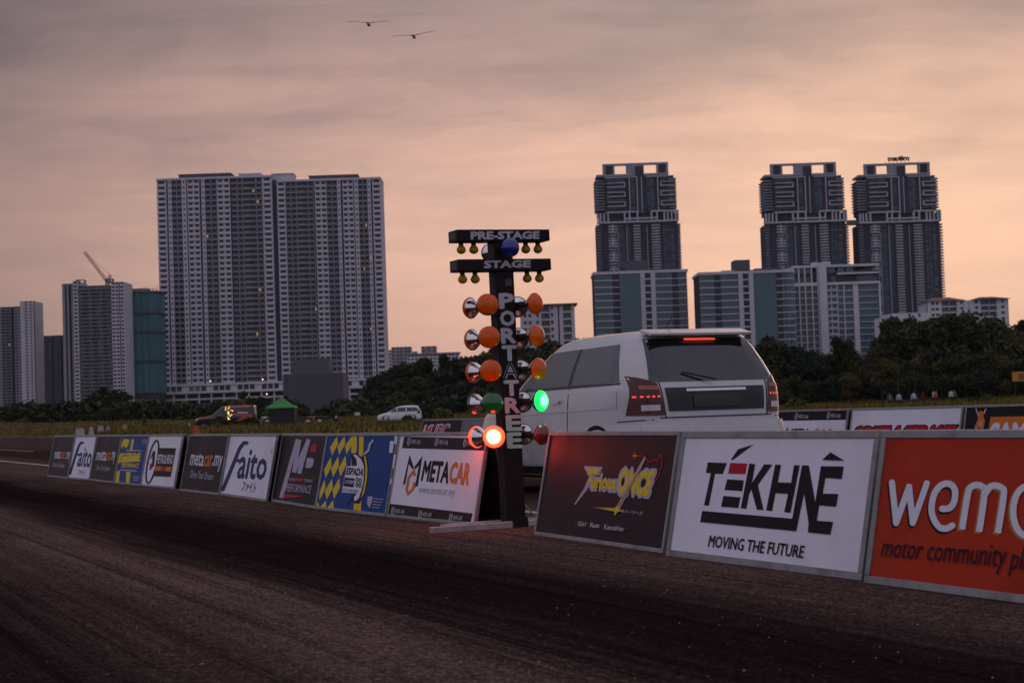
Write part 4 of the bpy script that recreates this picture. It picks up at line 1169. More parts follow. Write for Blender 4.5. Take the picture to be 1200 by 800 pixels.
def glass(name, rgb, isl=.6, r=.18, spec=.5, warm=0.0):
    """window panes; each pane its own tone, a few rooms with a lamp on"""
    if name in _mats: return _mats[name]
    m = mat(name, rgb, r, island=isl, spec=spec)
    if warm:
        nt = m.node_tree; N, Lk = nt.nodes.new, nt.links.new
        p = nt.nodes['Principled BSDF']
        g = N('ShaderNodeNewGeometry'); c = N('ShaderNodeMath'); c.operation = 'GREATER_THAN'; c.inputs[1].default_value = 1 - warm
        Lk(g.outputs['Random Per Island'], c.inputs[0])
        k = N('ShaderNodeMath'); k.operation = 'MULTIPLY'; k.inputs[1].default_value = .32; Lk(c.outputs[0], k.inputs[0])
        p.inputs['Emission Color'].default_value = (1.0, .58, .26, 1); Lk(k.outputs[0], p.inputs['Emission Strength'])
    return m
gl_flat = glass('flat_window_glass', (.020, .028, .040), .7, warm=.005, spec=.3)
gl_dark = glass('dark_window_glass', (.016, .020, .028), .6, warm=.004, spec=.3)
gl_teal = glass('teal_window_glass', (.028, .078, .095), .35, r=.12, spec=.7)
gl_tealp = glass('teal_curtain_glass', (.035, .095, .115), .10, r=.14, spec=.7)
gl_plain = glass('plain_window_glass', (.05, .065, .075), .6)
BG = 'high rises on the skyline'

class Bld:
    """a building standing upright at distance D, local x to the right, y into the building, z up; L() reads a pixel of its front"""
    def __init__(s, name, label, cat, pxc, D, group=None):
        p = at(pxc, hz(pxc), D)
        s.pxc, s.D, s.s = pxc, D, D / FPX
        s.root = empty(name, (p.x, p.y, 0), 0, label, cat, group)
        s.cr, s.sr = math.cos(ROLL), math.sin(ROLL)
    def L(s, px, py):
        dx, dy = px - s.pxc, hz(s.pxc) - py
        return ((dx * s.cr + dy * s.sr) * s.s, H + (dy * s.cr - dx * s.sr) * s.s)
    def X(s, px, py=None): return s.L(px, hz(px) if py is None else py)[0]
    def Z(s, py, px=None): return s.L(s.pxc if px is None else px, py)[1]

def each(name, m, parent, rects, y, cap=300):
    """window panes one by one (shared mesh per size), or one joined part when there are too many"""
    if len(rects) > cap:
        b = MB()
        for (x0, x1, z0, z1) in rects: b.quad((x0, y, z0), (x1, y, z0), (x1, y, z1), (x0, y, z1))
        return b.build(name, m, parent, kind='stuff')
    cache = {}
    for (x0, x1, z0, z1) in rects:
        k = (round(x1 - x0, 2), round(z1 - z0, 2))
        if k not in cache:
            b = MB(); b.box(0, k[0], 0, .06, 0, k[1]); cache[k] = b.mesh(name, m)
        inst(name, cache[k], parent, (x0, y, z0))

def facade(root, x0, x1, z0, z1, floors, cols, depth, wall, pier=None, pane=None, front=0.0, core=True):
    """cols: (kind, width); W window, B balcony, S dark shaft, L light pier, G ribbon glass, P plain"""
    pier = pier or wall; pane = pane or gl_flat
    tot = sum(c[1] for c in cols); k = (x1 - x0) / tot; fh = (z1 - z0) / floors
    W_, Pn, Sl, Sh, Rl = MB(), MB(), MB(), MB(), MB()
    if core:
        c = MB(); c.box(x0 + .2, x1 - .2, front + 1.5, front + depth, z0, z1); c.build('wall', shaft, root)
        # flanks and back in the wall's own material, with the front strip clear
        c = MB(); c.box(x0, x0 + .19, front, front + depth + .1, z0, z1); c.box(x1 - .19, x1, front, front + depth + .1, z0, z1)
        c.box(x0 + .2, x1 - .2, front + depth + .01, front + depth + .1, z0, z1); c.build('flank_wall', wall, root)
    x = x0
    for kind, w in cols:
        w *= k; a, b_ = x, x + w; x += w
        if kind == 'L': W_.box(a, b_, front - .5, front + 1.5, z0, z1)
        if kind == 'P': W_.box(a, b_, front - .1, front + 1.5, z0, z1)
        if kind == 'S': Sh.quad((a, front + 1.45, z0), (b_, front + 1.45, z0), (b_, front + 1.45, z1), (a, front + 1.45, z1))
        for f in range(floors):
            z = z0 + f * fh
            if kind == 'W':
                W_.box(a + .02, b_ - .02, front - .05, front + .8, z - .12 * fh if f else z, z + .38 * fh)
                W_.box(a + .02, a + .16 * w, front - .05, front + .8, z + .38 * fh, z + .88 * fh); W_.box(b_ - .16 * w, b_ - .02, front - .05, front + .8, z + .38 * fh, z + .88 * fh)
                if f == floors - 1: W_.box(a + .02, b_ - .02, front - .05, front + .8, z + .88 * fh, z + fh)
                Pn.quad((a + .16 * w, front + .45, z + .38 * fh), (b_ - .16 * w, front + .45, z + .38 * fh), (b_ - .16 * w, front + .45, z + .88 * fh), (a + .16 * w, front + .45, z + .88 * fh))
                Sl.box(a - .05, b_ + .05, front - .35, front - .06, z + .88 * fh, z + .93 * fh)
            if kind == 'B':
                Sl.box(a, b_, front - .3, front + 1.4, z - .10 * fh if f else z, z + .10 * fh)
                Rl.box(a, b_, front - .3, front - .15, z + .10 * fh, z + .36 * fh)
                W_.box(b_ - .07 * w, b_, front - .1, front + 1.4, z + .10 * fh, z + .9 * fh)
                for u0, u1 in ((0, .3), (.31, .62), (.63, .93)): Pn.quad((a + u0 * w, front + 1.3, z), (a + u1 * w, front + 1.3, z), (a + u1 * w, front + 1.3, z + fh), (a + u0 * w, front + 1.3, z + fh))
            if kind == 'L':
                Pn.quad((a + .28 * w, front - .515, z + .4 * fh), (b_ - .28 * w, front - .515, z + .4 * fh), (b_ - .28 * w, front - .515, z + .8 * fh), (a + .28 * w, front - .515, z + .8 * fh))
            if kind == 'G':
                Sl.box(a, b_, front + .05, front + .8, z - .08 * fh if f else z, z + .28 * fh)
                for u0, u1 in ((0, .32), (.34, .66), (.68, 1)): Pn.quad((a + u0 * w, front + .4, z + .28 * fh), (a + u1 * w, front + .4, z + .28 * fh), (a + u1 * w, front + .4, z + .92 * fh), (a + u0 * w, front + .4, z + .92 * fh))
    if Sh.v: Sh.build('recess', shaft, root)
    if W_.v: W_.build('facade_wall', wall, root)
    if Sl.v: Sl.build('balcony_slab', pier, root, kind='stuff')
    if Rl.v: Rl.build('balcony_rail', railm, root, kind='stuff')
    if Pn.v: Pn.build('window_pane', pane, root, kind='stuff')

COLS = [('W', 11), ('S', 2), ('L', 4), ('B', 6), ('B', 6), ('L', 5), ('S', 1.2), ('W', 7), ('W', 7), ('S', 2.4), ('L', 4), ('B', 7), ('B', 7), ('W', 7.5), ('W', 7.5), ('S', 1.5), ('B', 7), ('B', 6), ('G', 9), ('B', 7), ('B', 7), ('W', 11)]
# -- the two big apartment slabs on their car-park podium
def slab(b, pL, pR, top, bot, cols, boxes, floors=37):
    x0 = b.L(pL, 300)[0]; x1 = b.L(pR, 300)[0]
    z0, z1 = b.Z(bot), b.Z(top)
    facade(b.root, x0, x1, z0, z1, floors, cols, 22, wallL, pier=wallM)
    m = MB(); m.box(x0 - .1, x1 + .1, -.6, 22.5, z1, z1 + 1.1); m.build('parapet', wallL, b.root)
    for (l, r, t, mt) in boxes:
        m = MB(); m.box(b.L(l, 205)[0], b.L(r, 205)[0], 3, 16, z1 + .4, b.Z(t, l)); m.box(b.L(l, 205)[0] - .4, b.L(r, 205)[0] + .4, 2.6, 16.4, b.Z(t, l), b.Z(t, l) + .5)
        m.build('roof_house', mt, b.root)
b1 = Bld('apartment_tower', 'left slab of the twin pale apartment towers with white roof house', 'building', 250, 950, 'twin pale apartment slabs')
slab(b1, 184, 319.5, 208.5, 449, COLS, [(206, 267, 203.5, wallD), (277, 302, 202.5, wallL)])
b2 = Bld('apartment_tower', 'right slab of the twin pale apartment towers, over the grey windowless block', 'building', 385, 950, 'twin pale apartment slabs')
slab(b2, 325.5, 448, 210.5, 449, COLS[::-1], [(316, 341, 202.5, wallL), (360, 417, 205, wallD)])
m = MB(); m.box(b2.L(319.3, 300)[0], b2.L(325.7, 300)[0], 2.2, 18, b2.Z(446), b2.Z(207)); m.build('connecting_shaft', shaft, b2.root)
pod = Bld('car_park_podium', 'long pale car park podium under the twin apartment slabs', 'car park', 318, 935)
def podium(b):
    x0, x1 = b.L(189, 470)[0], b.L(454, 470)[0]
    z1 = b.Z(446.5)
    m = MB(); m.box(x0, x1, 0, 40, z1 - 1.2, z1 - .05); m.box(x0 - 1, x1 + 1, -1.2, 40, b.Z(458), b.Z(455.5)); m.build('deck', wallW, b.root)
    m = MB(); m.box(x0, x1, 8, 38, 0, z1 - 1.25); m.build('wall', shaft, b.root)
    m = MB(); rows = [b.Z(y) for y in (463.5, 470, 476.5, 483)]
    for z in rows: m.box(x0, x1, -.2, 8, z - 1.0, z)
    m.build('parking_slab', wallL, b.root)
    for i in range(19):
        x = x0 + (x1 - x0) * i / 18
        q = MB(); q.box(x - .45, x + .45, -.35, .6, 0, b.Z(458.1)); q.build('column', wallL, b.root)
    for i in range(36):
        if i % 4 == 3: continue
        x = x0 + 2 + (x1 - x0 - 4) * i / 36
        q = MB(); q.box(x, x + 2.6, .5, .6, b.Z(455), b.Z(449)); q.build('window', gl_teal if i < 6 else gl_dark, b.root)
    q = MB(); q.box(x0, x1, .6, 1.2, b.Z(455.4), z1 - 1.25); q.build('facade_wall', wallW, b.root)
    lm = mat('lit_lamp', (.8, .6, .4), .4, emit=(1.0, .72, .45), strength=3)
    for (px, py) in ((219, 475), (232, 475.5), (305, 469), (313, 461.5), (268, 473), (247, 446.5), (308, 444.5)):
        x, z = b.L(px, py); q = MB(); q.box(x - .28, x + .28, -1.9, -1.4, z - .22, z + .22); q.build('lamp', lm, b.root)
podium(pod)

# -- far left: grey towers, the tower being built, the one in green netting
b = Bld('apartment_tower', 'pale grey apartment tower cut by the left end of the skyline', 'building', 12, 900, BG)
zt, zb = b.Z(359), 0
facade(b.root, b.L(-34, 420)[0], b.L(25, 420)[0], zb, zt, 40, [('W', 5), ('S', 3), ('L', 3), ('B', 5), ('L', 3), ('S', 2), ('W', 5), ('L', 3), ('B', 4), ('B', 5), ('S', 3), ('W', 4), ('L', 3)], 20, wallM)
facade(b.root, b.L(25.3, 420)[0], b.L(41, 420)[0], zb, b.Z(353.5), 41, [('P', 5), ('W', 4), ('P', 2), ('W', 3), ('P', 2)], 18, wallL, front=-2)
b = Bld('apartment_tower', 'low dark apartment block between the pale tower and the unfinished tower', 'building', 57, 1050, BG)
facade(b.root, b.L(42, 430)[0], b.L(74, 430)[0], 0, b.Z(393), 32, [('S', 2), ('W', 4), ('S', 2), ('W', 4), ('B', 5), ('S', 2), ('W', 4), ('W', 4), ('S', 3)], 20, wallD, pane=gl_dark)
b = Bld('unfinished_tower', 'tall grey tower under construction with a crane on its roof', 'building', 108, 880, BG)
zt = b.Z(331)
facade(b.root, b.L(73, 400)[0], b.L(86, 400)[0], 0, zt, 38, [('P', 3), ('S', 2), ('P', 2), ('S', 3), ('L', 2)], 20, wallM)
facade(b.root, b.L(86.3, 400)[0], b.L(92, 400)[0], 0, b.Z(328.5), 38, [('W', 5)], 20, wallL, front=-1)
facade(b.root, b.L(92.3, 400)[0], b.L(131, 400)[0], 0, b.Z(334), 38, [('G', 5), ('B', 6), ('G', 4), ('B', 6), ('G', 6), ('B', 5), ('G', 5)], 20, concrete, pane=glass('boarded_opening', (.11, .105, .11), .5, r=.8, spec=.1))
facade(b.root, b.L(131.3, 400)[0], b.L(146, 400)[0], 0, b.Z(331), 38, [('W', 4), ('W', 4), ('S', 1), ('W', 4)], 20, wallL, front=-1)
m = MB()
for px in (87, 90, 97, 122, 126, 130): x = b.L(px, 330)[0]; m.box(x - .5, x + .5, 1, 2, zt, b.Z(327))
for px in (86, 121): m.box(b.L(px, 330)[0], b.L(px + 9.5, 330)[0], .6, 2.4, b.Z(327.5), b.Z(326.6))
m.build('roof_frame', concrete, b.root)
# the crane is a thing of its own, standing on the roof
cr_m = mat('crane_steel', (.22, .10, .09), .6)
cx, cz = b.L(121, 331)
root = empty('tower_crane', (b.root.location.x + cx, b.root.location.y + 6, cz - 1), 0, 'luffing tower crane on the roof of the unfinished tower', 'crane')
def lattice(p, q, w, n, r):
    m = MB(); p, q = Vector(p), Vector(q); d = (q - p); t = d.normalized(); up = Vector((0, 1, 0)); e = t.cross(up).normalized()
    cs = [e * w + up * w, e * -w + up * w, e * -w - up * w, e * w - up * w]
    for c in cs: m.tube([p + c, q + c], r, 4)
    for i in range(n):
        for k in range(4):
            m.tube([p + d * i / n + cs[k], p + d * (i + 1) / n + cs[(k + 1) % 4]], r * .7, 3)
    return m
sc = b.s
lattice((0, 0, 0), (0, 0, 4.5 * sc), .8, 3, .16).build('mast', cr_m, root)
lattice((0, 0, 4.5 * sc), (-26.5 * sc, 0, 41 * sc), .55, 14, .13).build('jib', cr_m, root)
lattice((0, 0, 4.5 * sc), (4 * sc, 0, 12.5 * sc), .5, 3, .13).build('a_frame', cr_m, root)
m = MB(); m.tube([(4 * sc, 0, 12.5 * sc), (-22 * sc, 0, 36 * sc)], .08, 4); m.build('tie_cable', cr_m, root)
m = MB(); m.box(0, 7 * sc, -1, 1, 2.5 * sc, 5 * sc); m.box(5 * sc, 7.5 * sc, -1.2, 1.2, 1 * sc, 4 * sc); m.build('counterweight', cr_m, root)

b = Bld('netted_tower', 'tower wrapped in teal construction netting with dark bands', 'building', 164, 900, BG)
x0, x1 = b.L(146, 400)[0], b.L(184.5, 400)[0]
zs = [b.Z(y) for y in (462, 423, 389, 366.5, 341.5)]
m = MB(); m.box(x0 + .4, x1 - .4, .6, 20, 0, zs[-1]); m.build('wall', shaft, b.root)
for i in range(4):
    m = MB(); n = 16
    for k in range(n):      # each sheet of net hangs in folds
        xa, xb = x0 + (x1 - x0) * k / n, x0 + (x1 - x0) * (k + 1) / n
        ya, yb = .25 * math.sin(k * 1.9), .25 * math.sin((k + 1) * 1.9)
        m.quad((xa, ya, zs[i] + .5), (xb, yb, zs[i] + .5), (xb, yb - .1, zs[i + 1] - .6), (xa, ya - .1, zs[i + 1] - .6))
    m.quad((x0, 0, zs[i] + .5), (x0, 20, zs[i] + .5), (x0, 20, zs[i + 1] - .6), (x0, 0, zs[i + 1] - .6))
    m.quad((x1, 0, zs[i] + .5), (x1, 20, zs[i] + .5), (x1, 20, zs[i + 1] - .6), (x1, 0, zs[i + 1] - .6))
    m.build('netting', teal_net, b.root)
    m = MB(); m.box(x0 - .6, x1 + .6, -.8, 20, zs[i + 1] - .5, zs[i + 1] + .3); m.build('catch_platform', wallD, b.root)
m = MB()
for k in range(9):
    x = x0 + (x1 - x0) * k / 8; m.tube([(x, 0, zs[-1]), (x, 0, b.Z(338 - (k * 7 % 3)))], .15, 4)
m.box(x0 + 2, x0 + 12, 3, 9, zs[-1], b.Z(337)); m.tube([(x0, 0, b.Z(339)), (x1, 0, b.Z(339))], .15, 4); m.build('scaffold', concrete, b.root)

# -- grey windowless block in front of the slabs
b = Bld('windowless_block', 'dark grey corrugated windowless block in front of the right slab', 'building', 366, 560)
m = MB(); X = lambda px, py: b.L(px, py)[0]
m.box(X(337, 460), X(402.5, 460), 0, 18, 0, b.Z(437.5)); m.box(X(341, 430), X(384, 430), 3, 15, b.Z(437.5), b.Z(420)); m.box(X(331, 460), X(336.8, 460), 1.5, 16, 0, b.Z(439.5))
m.build('wall', mat('dark_cladding', (.115, .110, .125), .7, var=.1, scale=.3, spec=.02), b.root)
m = MB(); n = 46
for k in range(n):
    x = X(337, 460) + (X(402.5, 460) - X(337, 460)) * k / n
    m.box(x, x + .12, -.10, -.002, 0, b.Z(437.6))
m.build('cladding_rib', mat('dark_cladding', (.125, .118, .13)), b.root)
m = MB(); m.box(X(338.5, 460), X(343, 460), -.14, -.11, 0, b.Z(440)); m.build('door_panel', wallD, b.root)

# -- pale blocks far behind the wooded hill
b = Bld('distant_block', 'hazy pale block with curved roof beside the right slab', 'building', 465, 1900)
facade(b.root, b.L(452, 430)[0], b.L(459, 430)[0], 0, b.Z(409.5), 20, [('W', 5), ('W', 5), ('W', 5)], 20, wallL)
facade(b.root, b.L(459.2, 430)[0], b.L(482, 430)[0], 0, b.Z(406.5), 20, [('W', 5), ('P', 2), ('W', 5), ('W', 5), ('P', 2), ('W', 5), ('W', 5)], 22, wallM)
b = Bld('distant_block', 'small square grey block rising behind the long white building', 'building', 502, 2000)
facade(b.root, b.L(493.5, 410)[0], b.L(511, 410)[0], 0, b.Z(405.5), 22, [('W', 5), ('P', 2), ('W', 5), ('P', 2), ('W', 5)], 20, wallM)
m = MB(); m.box(b.L(483, 412)[0], b.L(488.5, 412)[0], 2, 12, 0, b.Z(411)); m.build('wing', wallM, b.root)
b = Bld('long_building', 'long low white building above the wooded hill', 'building', 510, 1500)
facade(b.root, b.L(477, 425)[0], b.L(538, 425)[0], 0, b.Z(414.5), 18, [('W', 4)] * 14, 20, wallW, pane=gl_plain)
m = MB(); m.box(b.L(477, 425)[0] - 1, b.L(538, 425)[0] + 1, -1.5, 21, b.Z(414.5), b.Z(413.2)); m.build('roof', wallM, b.root)

# -- flat-roofed block beside the starting lights
b = Bld('flat_roof_block', 'pale flat roofed apartment block beside the amber lamps', 'building', 645, 800)
x0, x1 = b.L(610, 380)[0], b.L(674, 380)[0]; z1 = b.Z(357.5)
facade(b.root, x0, x1, 0, z1, 15, [('P', 3), ('W', 4), ('P', 1), ('W', 4), ('P', 4), ('W', 4), ('P', 2), ('B', 9), ('W', 4), ('P', 4), ('S', 1.5), ('P', 4), ('B', 9), ('P', 3)], 16, wallL, pane=gl_plain)
m = MB(); m.box(x0 - 1.5, x1 + 1.4, -1.8, 17, z1 + .02, z1 + .6); m.build('roof', wallD, b.root)

# -- teal glass blocks
def teal_block(b, pL, pR, top, bands, floors, boxes=()):
    """bands: (kind, px from, px to): T ribbon windows, C curtain glass, G dark balcony bay, S stair tower"""
    z1 = b.Z(top); fh = 27.5 / 3.479 * b.s * 1.0
    x0, x1 = b.L(pL, 350)[0], b.L(pR, 350)[0]
    m = MB(); m.box(x0, x1, .8, 26, 0, z1); m.build('wall', shaft, b.root)
    m = MB(); m.box(x0 - .5, x1 + .5, -.7, 26.5, z1, z1 + 1.3); m.build('parapet', wallL, b.root)
    lines = MB(); rects = []; dk = []
    zs = [z1 - fh * (i + 1) for i in range(floors) if z1 - fh * (i + 1) > -fh]
    for kind, a, c in bands:
        xa, xc = b.L(a, 350)[0], b.L(c, 350)[0]
        if kind == 'C':
            n = max(3, round((xc - xa) / 3))
            for k in range(n):
                for z in zs: rects.append((xa + (xc - xa) * k / n, xa + (xc - xa) * (k + 1) / n - .06, max(0, z) + .03, z + fh - .03, 1))
        for z in zs:
            if kind == 'T':
                lines.box(xa, xc, -.35, .75, max(0, z), z + .16 * fh)
                n = max(2, round((xc - xa) / 3.2))
                for k in range(n): rects.append((xa + (xc - xa) * k / n, xa + (xc - xa) * (k + 1) / n - .08, z + .17 * fh, z + fh - .02, 0))
            if kind == 'G':
                lines.box(xa, xc, -.1, .7, max(0, z), z + .12 * fh); dk.append((xa, xc, z + .2 * fh, z + .96 * fh))
            if kind == 'S':
                w = xc - xa
                lines.box(xa + .02, xa + .3 * w, -.9, .75, max(0, z), z + fh); lines.box(xc - .3 * w, xc - .02, -.9, .75, max(0, z), z + fh)
                lines.box(xa + .3 * w, xc - .3 * w, -.6, .75, max(0, z), z + .22 * fh); dk.append((xa + .31 * w, xc - .31 * w, z + .24 * fh, z + .98 * fh))
                lines.box(xa + .1 * w, xa + .22 * w, -.95, -.91, z + .3 * fh, z + .7 * fh)
    lines.build('facade_band', wallL, b.root, kind='stuff')
    each('window', gl_teal, b.root, [r[:4] for r in rects if r[4] == 0], .3)
    each('curtain_pane', gl_tealp, b.root, [r[:4] for r in rects if r[4] == 1], .1)
    each('bay_window', gl_dark, b.root, dk, .5)
    for (l, r, t, mt) in boxes:
        q = MB(); q.box(b.L(l, top)[0], b.L(r, top)[0], 4, 16, z1 + .3, b.Z(t, l)); q.build('roof_house', mt, b.root)
b = Bld('teal_office_block', 'teal glass block standing under the single dark tower', 'building', 748, 820, 'teal glass blocks')
teal_block(b, 697.5, 806.5, 320, [('T', 697.5, 719), ('G', 719, 727), ('C', 727, 751.5), ('S', 751.5, 769), ('T', 769, 789), ('G', 789, 796), ('T', 796, 806.5)], 22,
           [(736, 760, 304, wallD), (762, 776, 316, wallL), (700, 730, 317.5, wallM)])
b = Bld('teal_office_block', 'teal glass block with a rounded sunlit right corner', 'building', 870, 800, 'teal glass blocks')
teal_block(b, 821, 922, 320.5, [('T', 821, 838.5), ('G', 838.5, 846), ('T', 846, 866.5), ('S', 866.5, 884), ('C', 884, 911), ('G', 911, 918), ('T', 918, 922)], 24,
           [(863, 881.5, 303.5, wallD), (848, 883, 316, wallM), (887, 920, 313.5, wallD)])
def round_corner(b, pa, pb, top):
    xa, xb = b.L(pa, 350)[0], b.L(pb, 350)[0]; r = xb - xa; z1 = b.Z(top); fh = 27.5 / 3.479 * b.s
    n = 10; gp = MB()
    z = z1 - fh; k = 0
    while z > -fh:
        zl = max(0, z); bands = MB()
        for i in range(n):
            q0, q1 = math.pi / 2 * i / n, math.pi / 2 * (i + 1) / n
            p = lambda q, rr: (xa + rr * math.sin(q), r - rr * math.cos(q) - .2)
            for m_, rr, a_, c_ in ((bands, r + .35, zl, z + .16 * fh), (gp, r, z + .16 * fh, z + fh)):
                (ax, ay), (cx_, cy_) = p(q0, rr), p(q1, rr)
                if c_ > 0: m_.quad((ax, ay, a_), (cx_, cy_, a_), (cx_, cy_, c_), (ax, ay, c_))
            (ax, ay), (cx_, cy_), (ex, ey), (fx, fy) = p(q0, r), p(q1, r), p(q1, r + .35), p(q0, r + .35)
            bands.quad((ax, ay, z + .16 * fh), (cx_, cy_, z + .16 * fh), (ex, ey, z + .16 * fh), (fx, fy, z + .16 * fh))
        bands.build('corner_band', wallL, b.root); z -= fh
    gp.build('corner_pane', gl_teal, b.root)
    q = MB(); q.lathe((xa, r - .2, z1), (0, 0, 1), [(0, r + .6), (1.3, r + .6), (1.3, 0)], 40); q.build('corner_parapet', wallL, b.root)
    q = MB(); q.box(xa, xb, r, 26, 0, z1); q.build('corner_wall', wallM, b.root)
round_corner(b, 922.2, 933.5, 320.5)

# -- white gridded block between them
b = Bld('gridded_block', 'white gridded apartment block with teal windows and stepped roof', 'building', 980, 830)
def gridded(b):
    X = lambda px: b.L(px, 350)[0]
    zt, zs_ = b.Z(312), b.Z(332)
    m = MB(); m.box(X(931), X(1033), 1.2, 24, 0, zt - 2); m.build('wall', shaft, b.root)
    m = MB()
    m.box(X(931), X(1033), -.6, 24, zt - .2, zt + .9); m.box(X(961), X(970), -1.6, 8, 0, b.Z(307)); m.box(X(955), X(961), .4, 6, zt, b.Z(306)); m.box(X(968), X(976), .2, 6, zt + .9, b.Z(305.5))
    m.box(X(931), X(961), -.5, 1.2, zs_ - .8, zs_ + .8); m.box(X(970), X(1032), -1.0, 1.2, zs_ - .6, zs_ + .6); m.box(X(983), X(1032), -1.4, 1.2, b.Z(321.5), b.Z(319.5))
    for px in (931.4, 938, 945, 953, 960): m.box(X(px) - .3, X(px) + .3, -.4, 1.2, 0, zt)
    for px in (975, 982, 990): m.box(X(px) - .25, X(px) + .25, -.55, 1.2, 0, zs_)
    m.box(X(1001), X(1007), -.3, 1.2, 0, zs_); m.box(X(1031), X(1033), -.6, 1.2, 0, zs_)
    m.build('frame_wall', wallW, b.root)
    fh = 26.3 / 3.479 * b.s * .98; sl = MB(); rects, dk = [], []
    for i in range(26):
        z = zs_ - .8 - fh * (i + 1)
        if z < -fh: break
        z_ = max(0, z)
        sl.box(X(931.5), X(961), -.25, 1.1, z_, z + .14 * fh); sl.box(X(970), X(1001), -.3, 1.1, z_, z + .16 * fh); sl.box(X(1007), X(1031), -.5, 1.1, z_, z + .12 * fh)
        sl.box(X(971), X(982), -1.2, -1.1, z + .14 * fh, z + .38 * fh)
        for a, c in ((931.8, 937.6), (938.5, 944.6), (945.5, 952.5), (953.5, 959.6)): dk.append((X(a), X(c), z + .15 * fh, z + .9 * fh))
        for a, c in ((970, 974.6), (975.4, 981.6), (982.4, 989.6), (990.4, 1000.8), (1007.2, 1013), (1013.3, 1019), (1019.3, 1025), (1025.3, 1030.8)): rects.append((X(a), X(c), z + .17 * fh, z + .95 * fh))
    for a, c in ((932, 937.5), (938.5, 944.5), (945.5, 952), (1006, 1030), (976, 982)): dk.append((X(a), X(c), b.Z(330), b.Z(323.5)))
    for a, c in ((932, 944), (945.5, 952), (972, 981), (984, 992), (994, 1002)): rects.append((X(a), X(c), b.Z(319), b.Z(313.2)))
    sl.build('floor_slab', wallL, b.root, kind='stuff')
    each('window', gl_plain, b.root, dk, .7); each('teal_window', glass('teal_flat_glass', (.05, .12, .13), .5), b.root, rects, .6)
gridded(b)

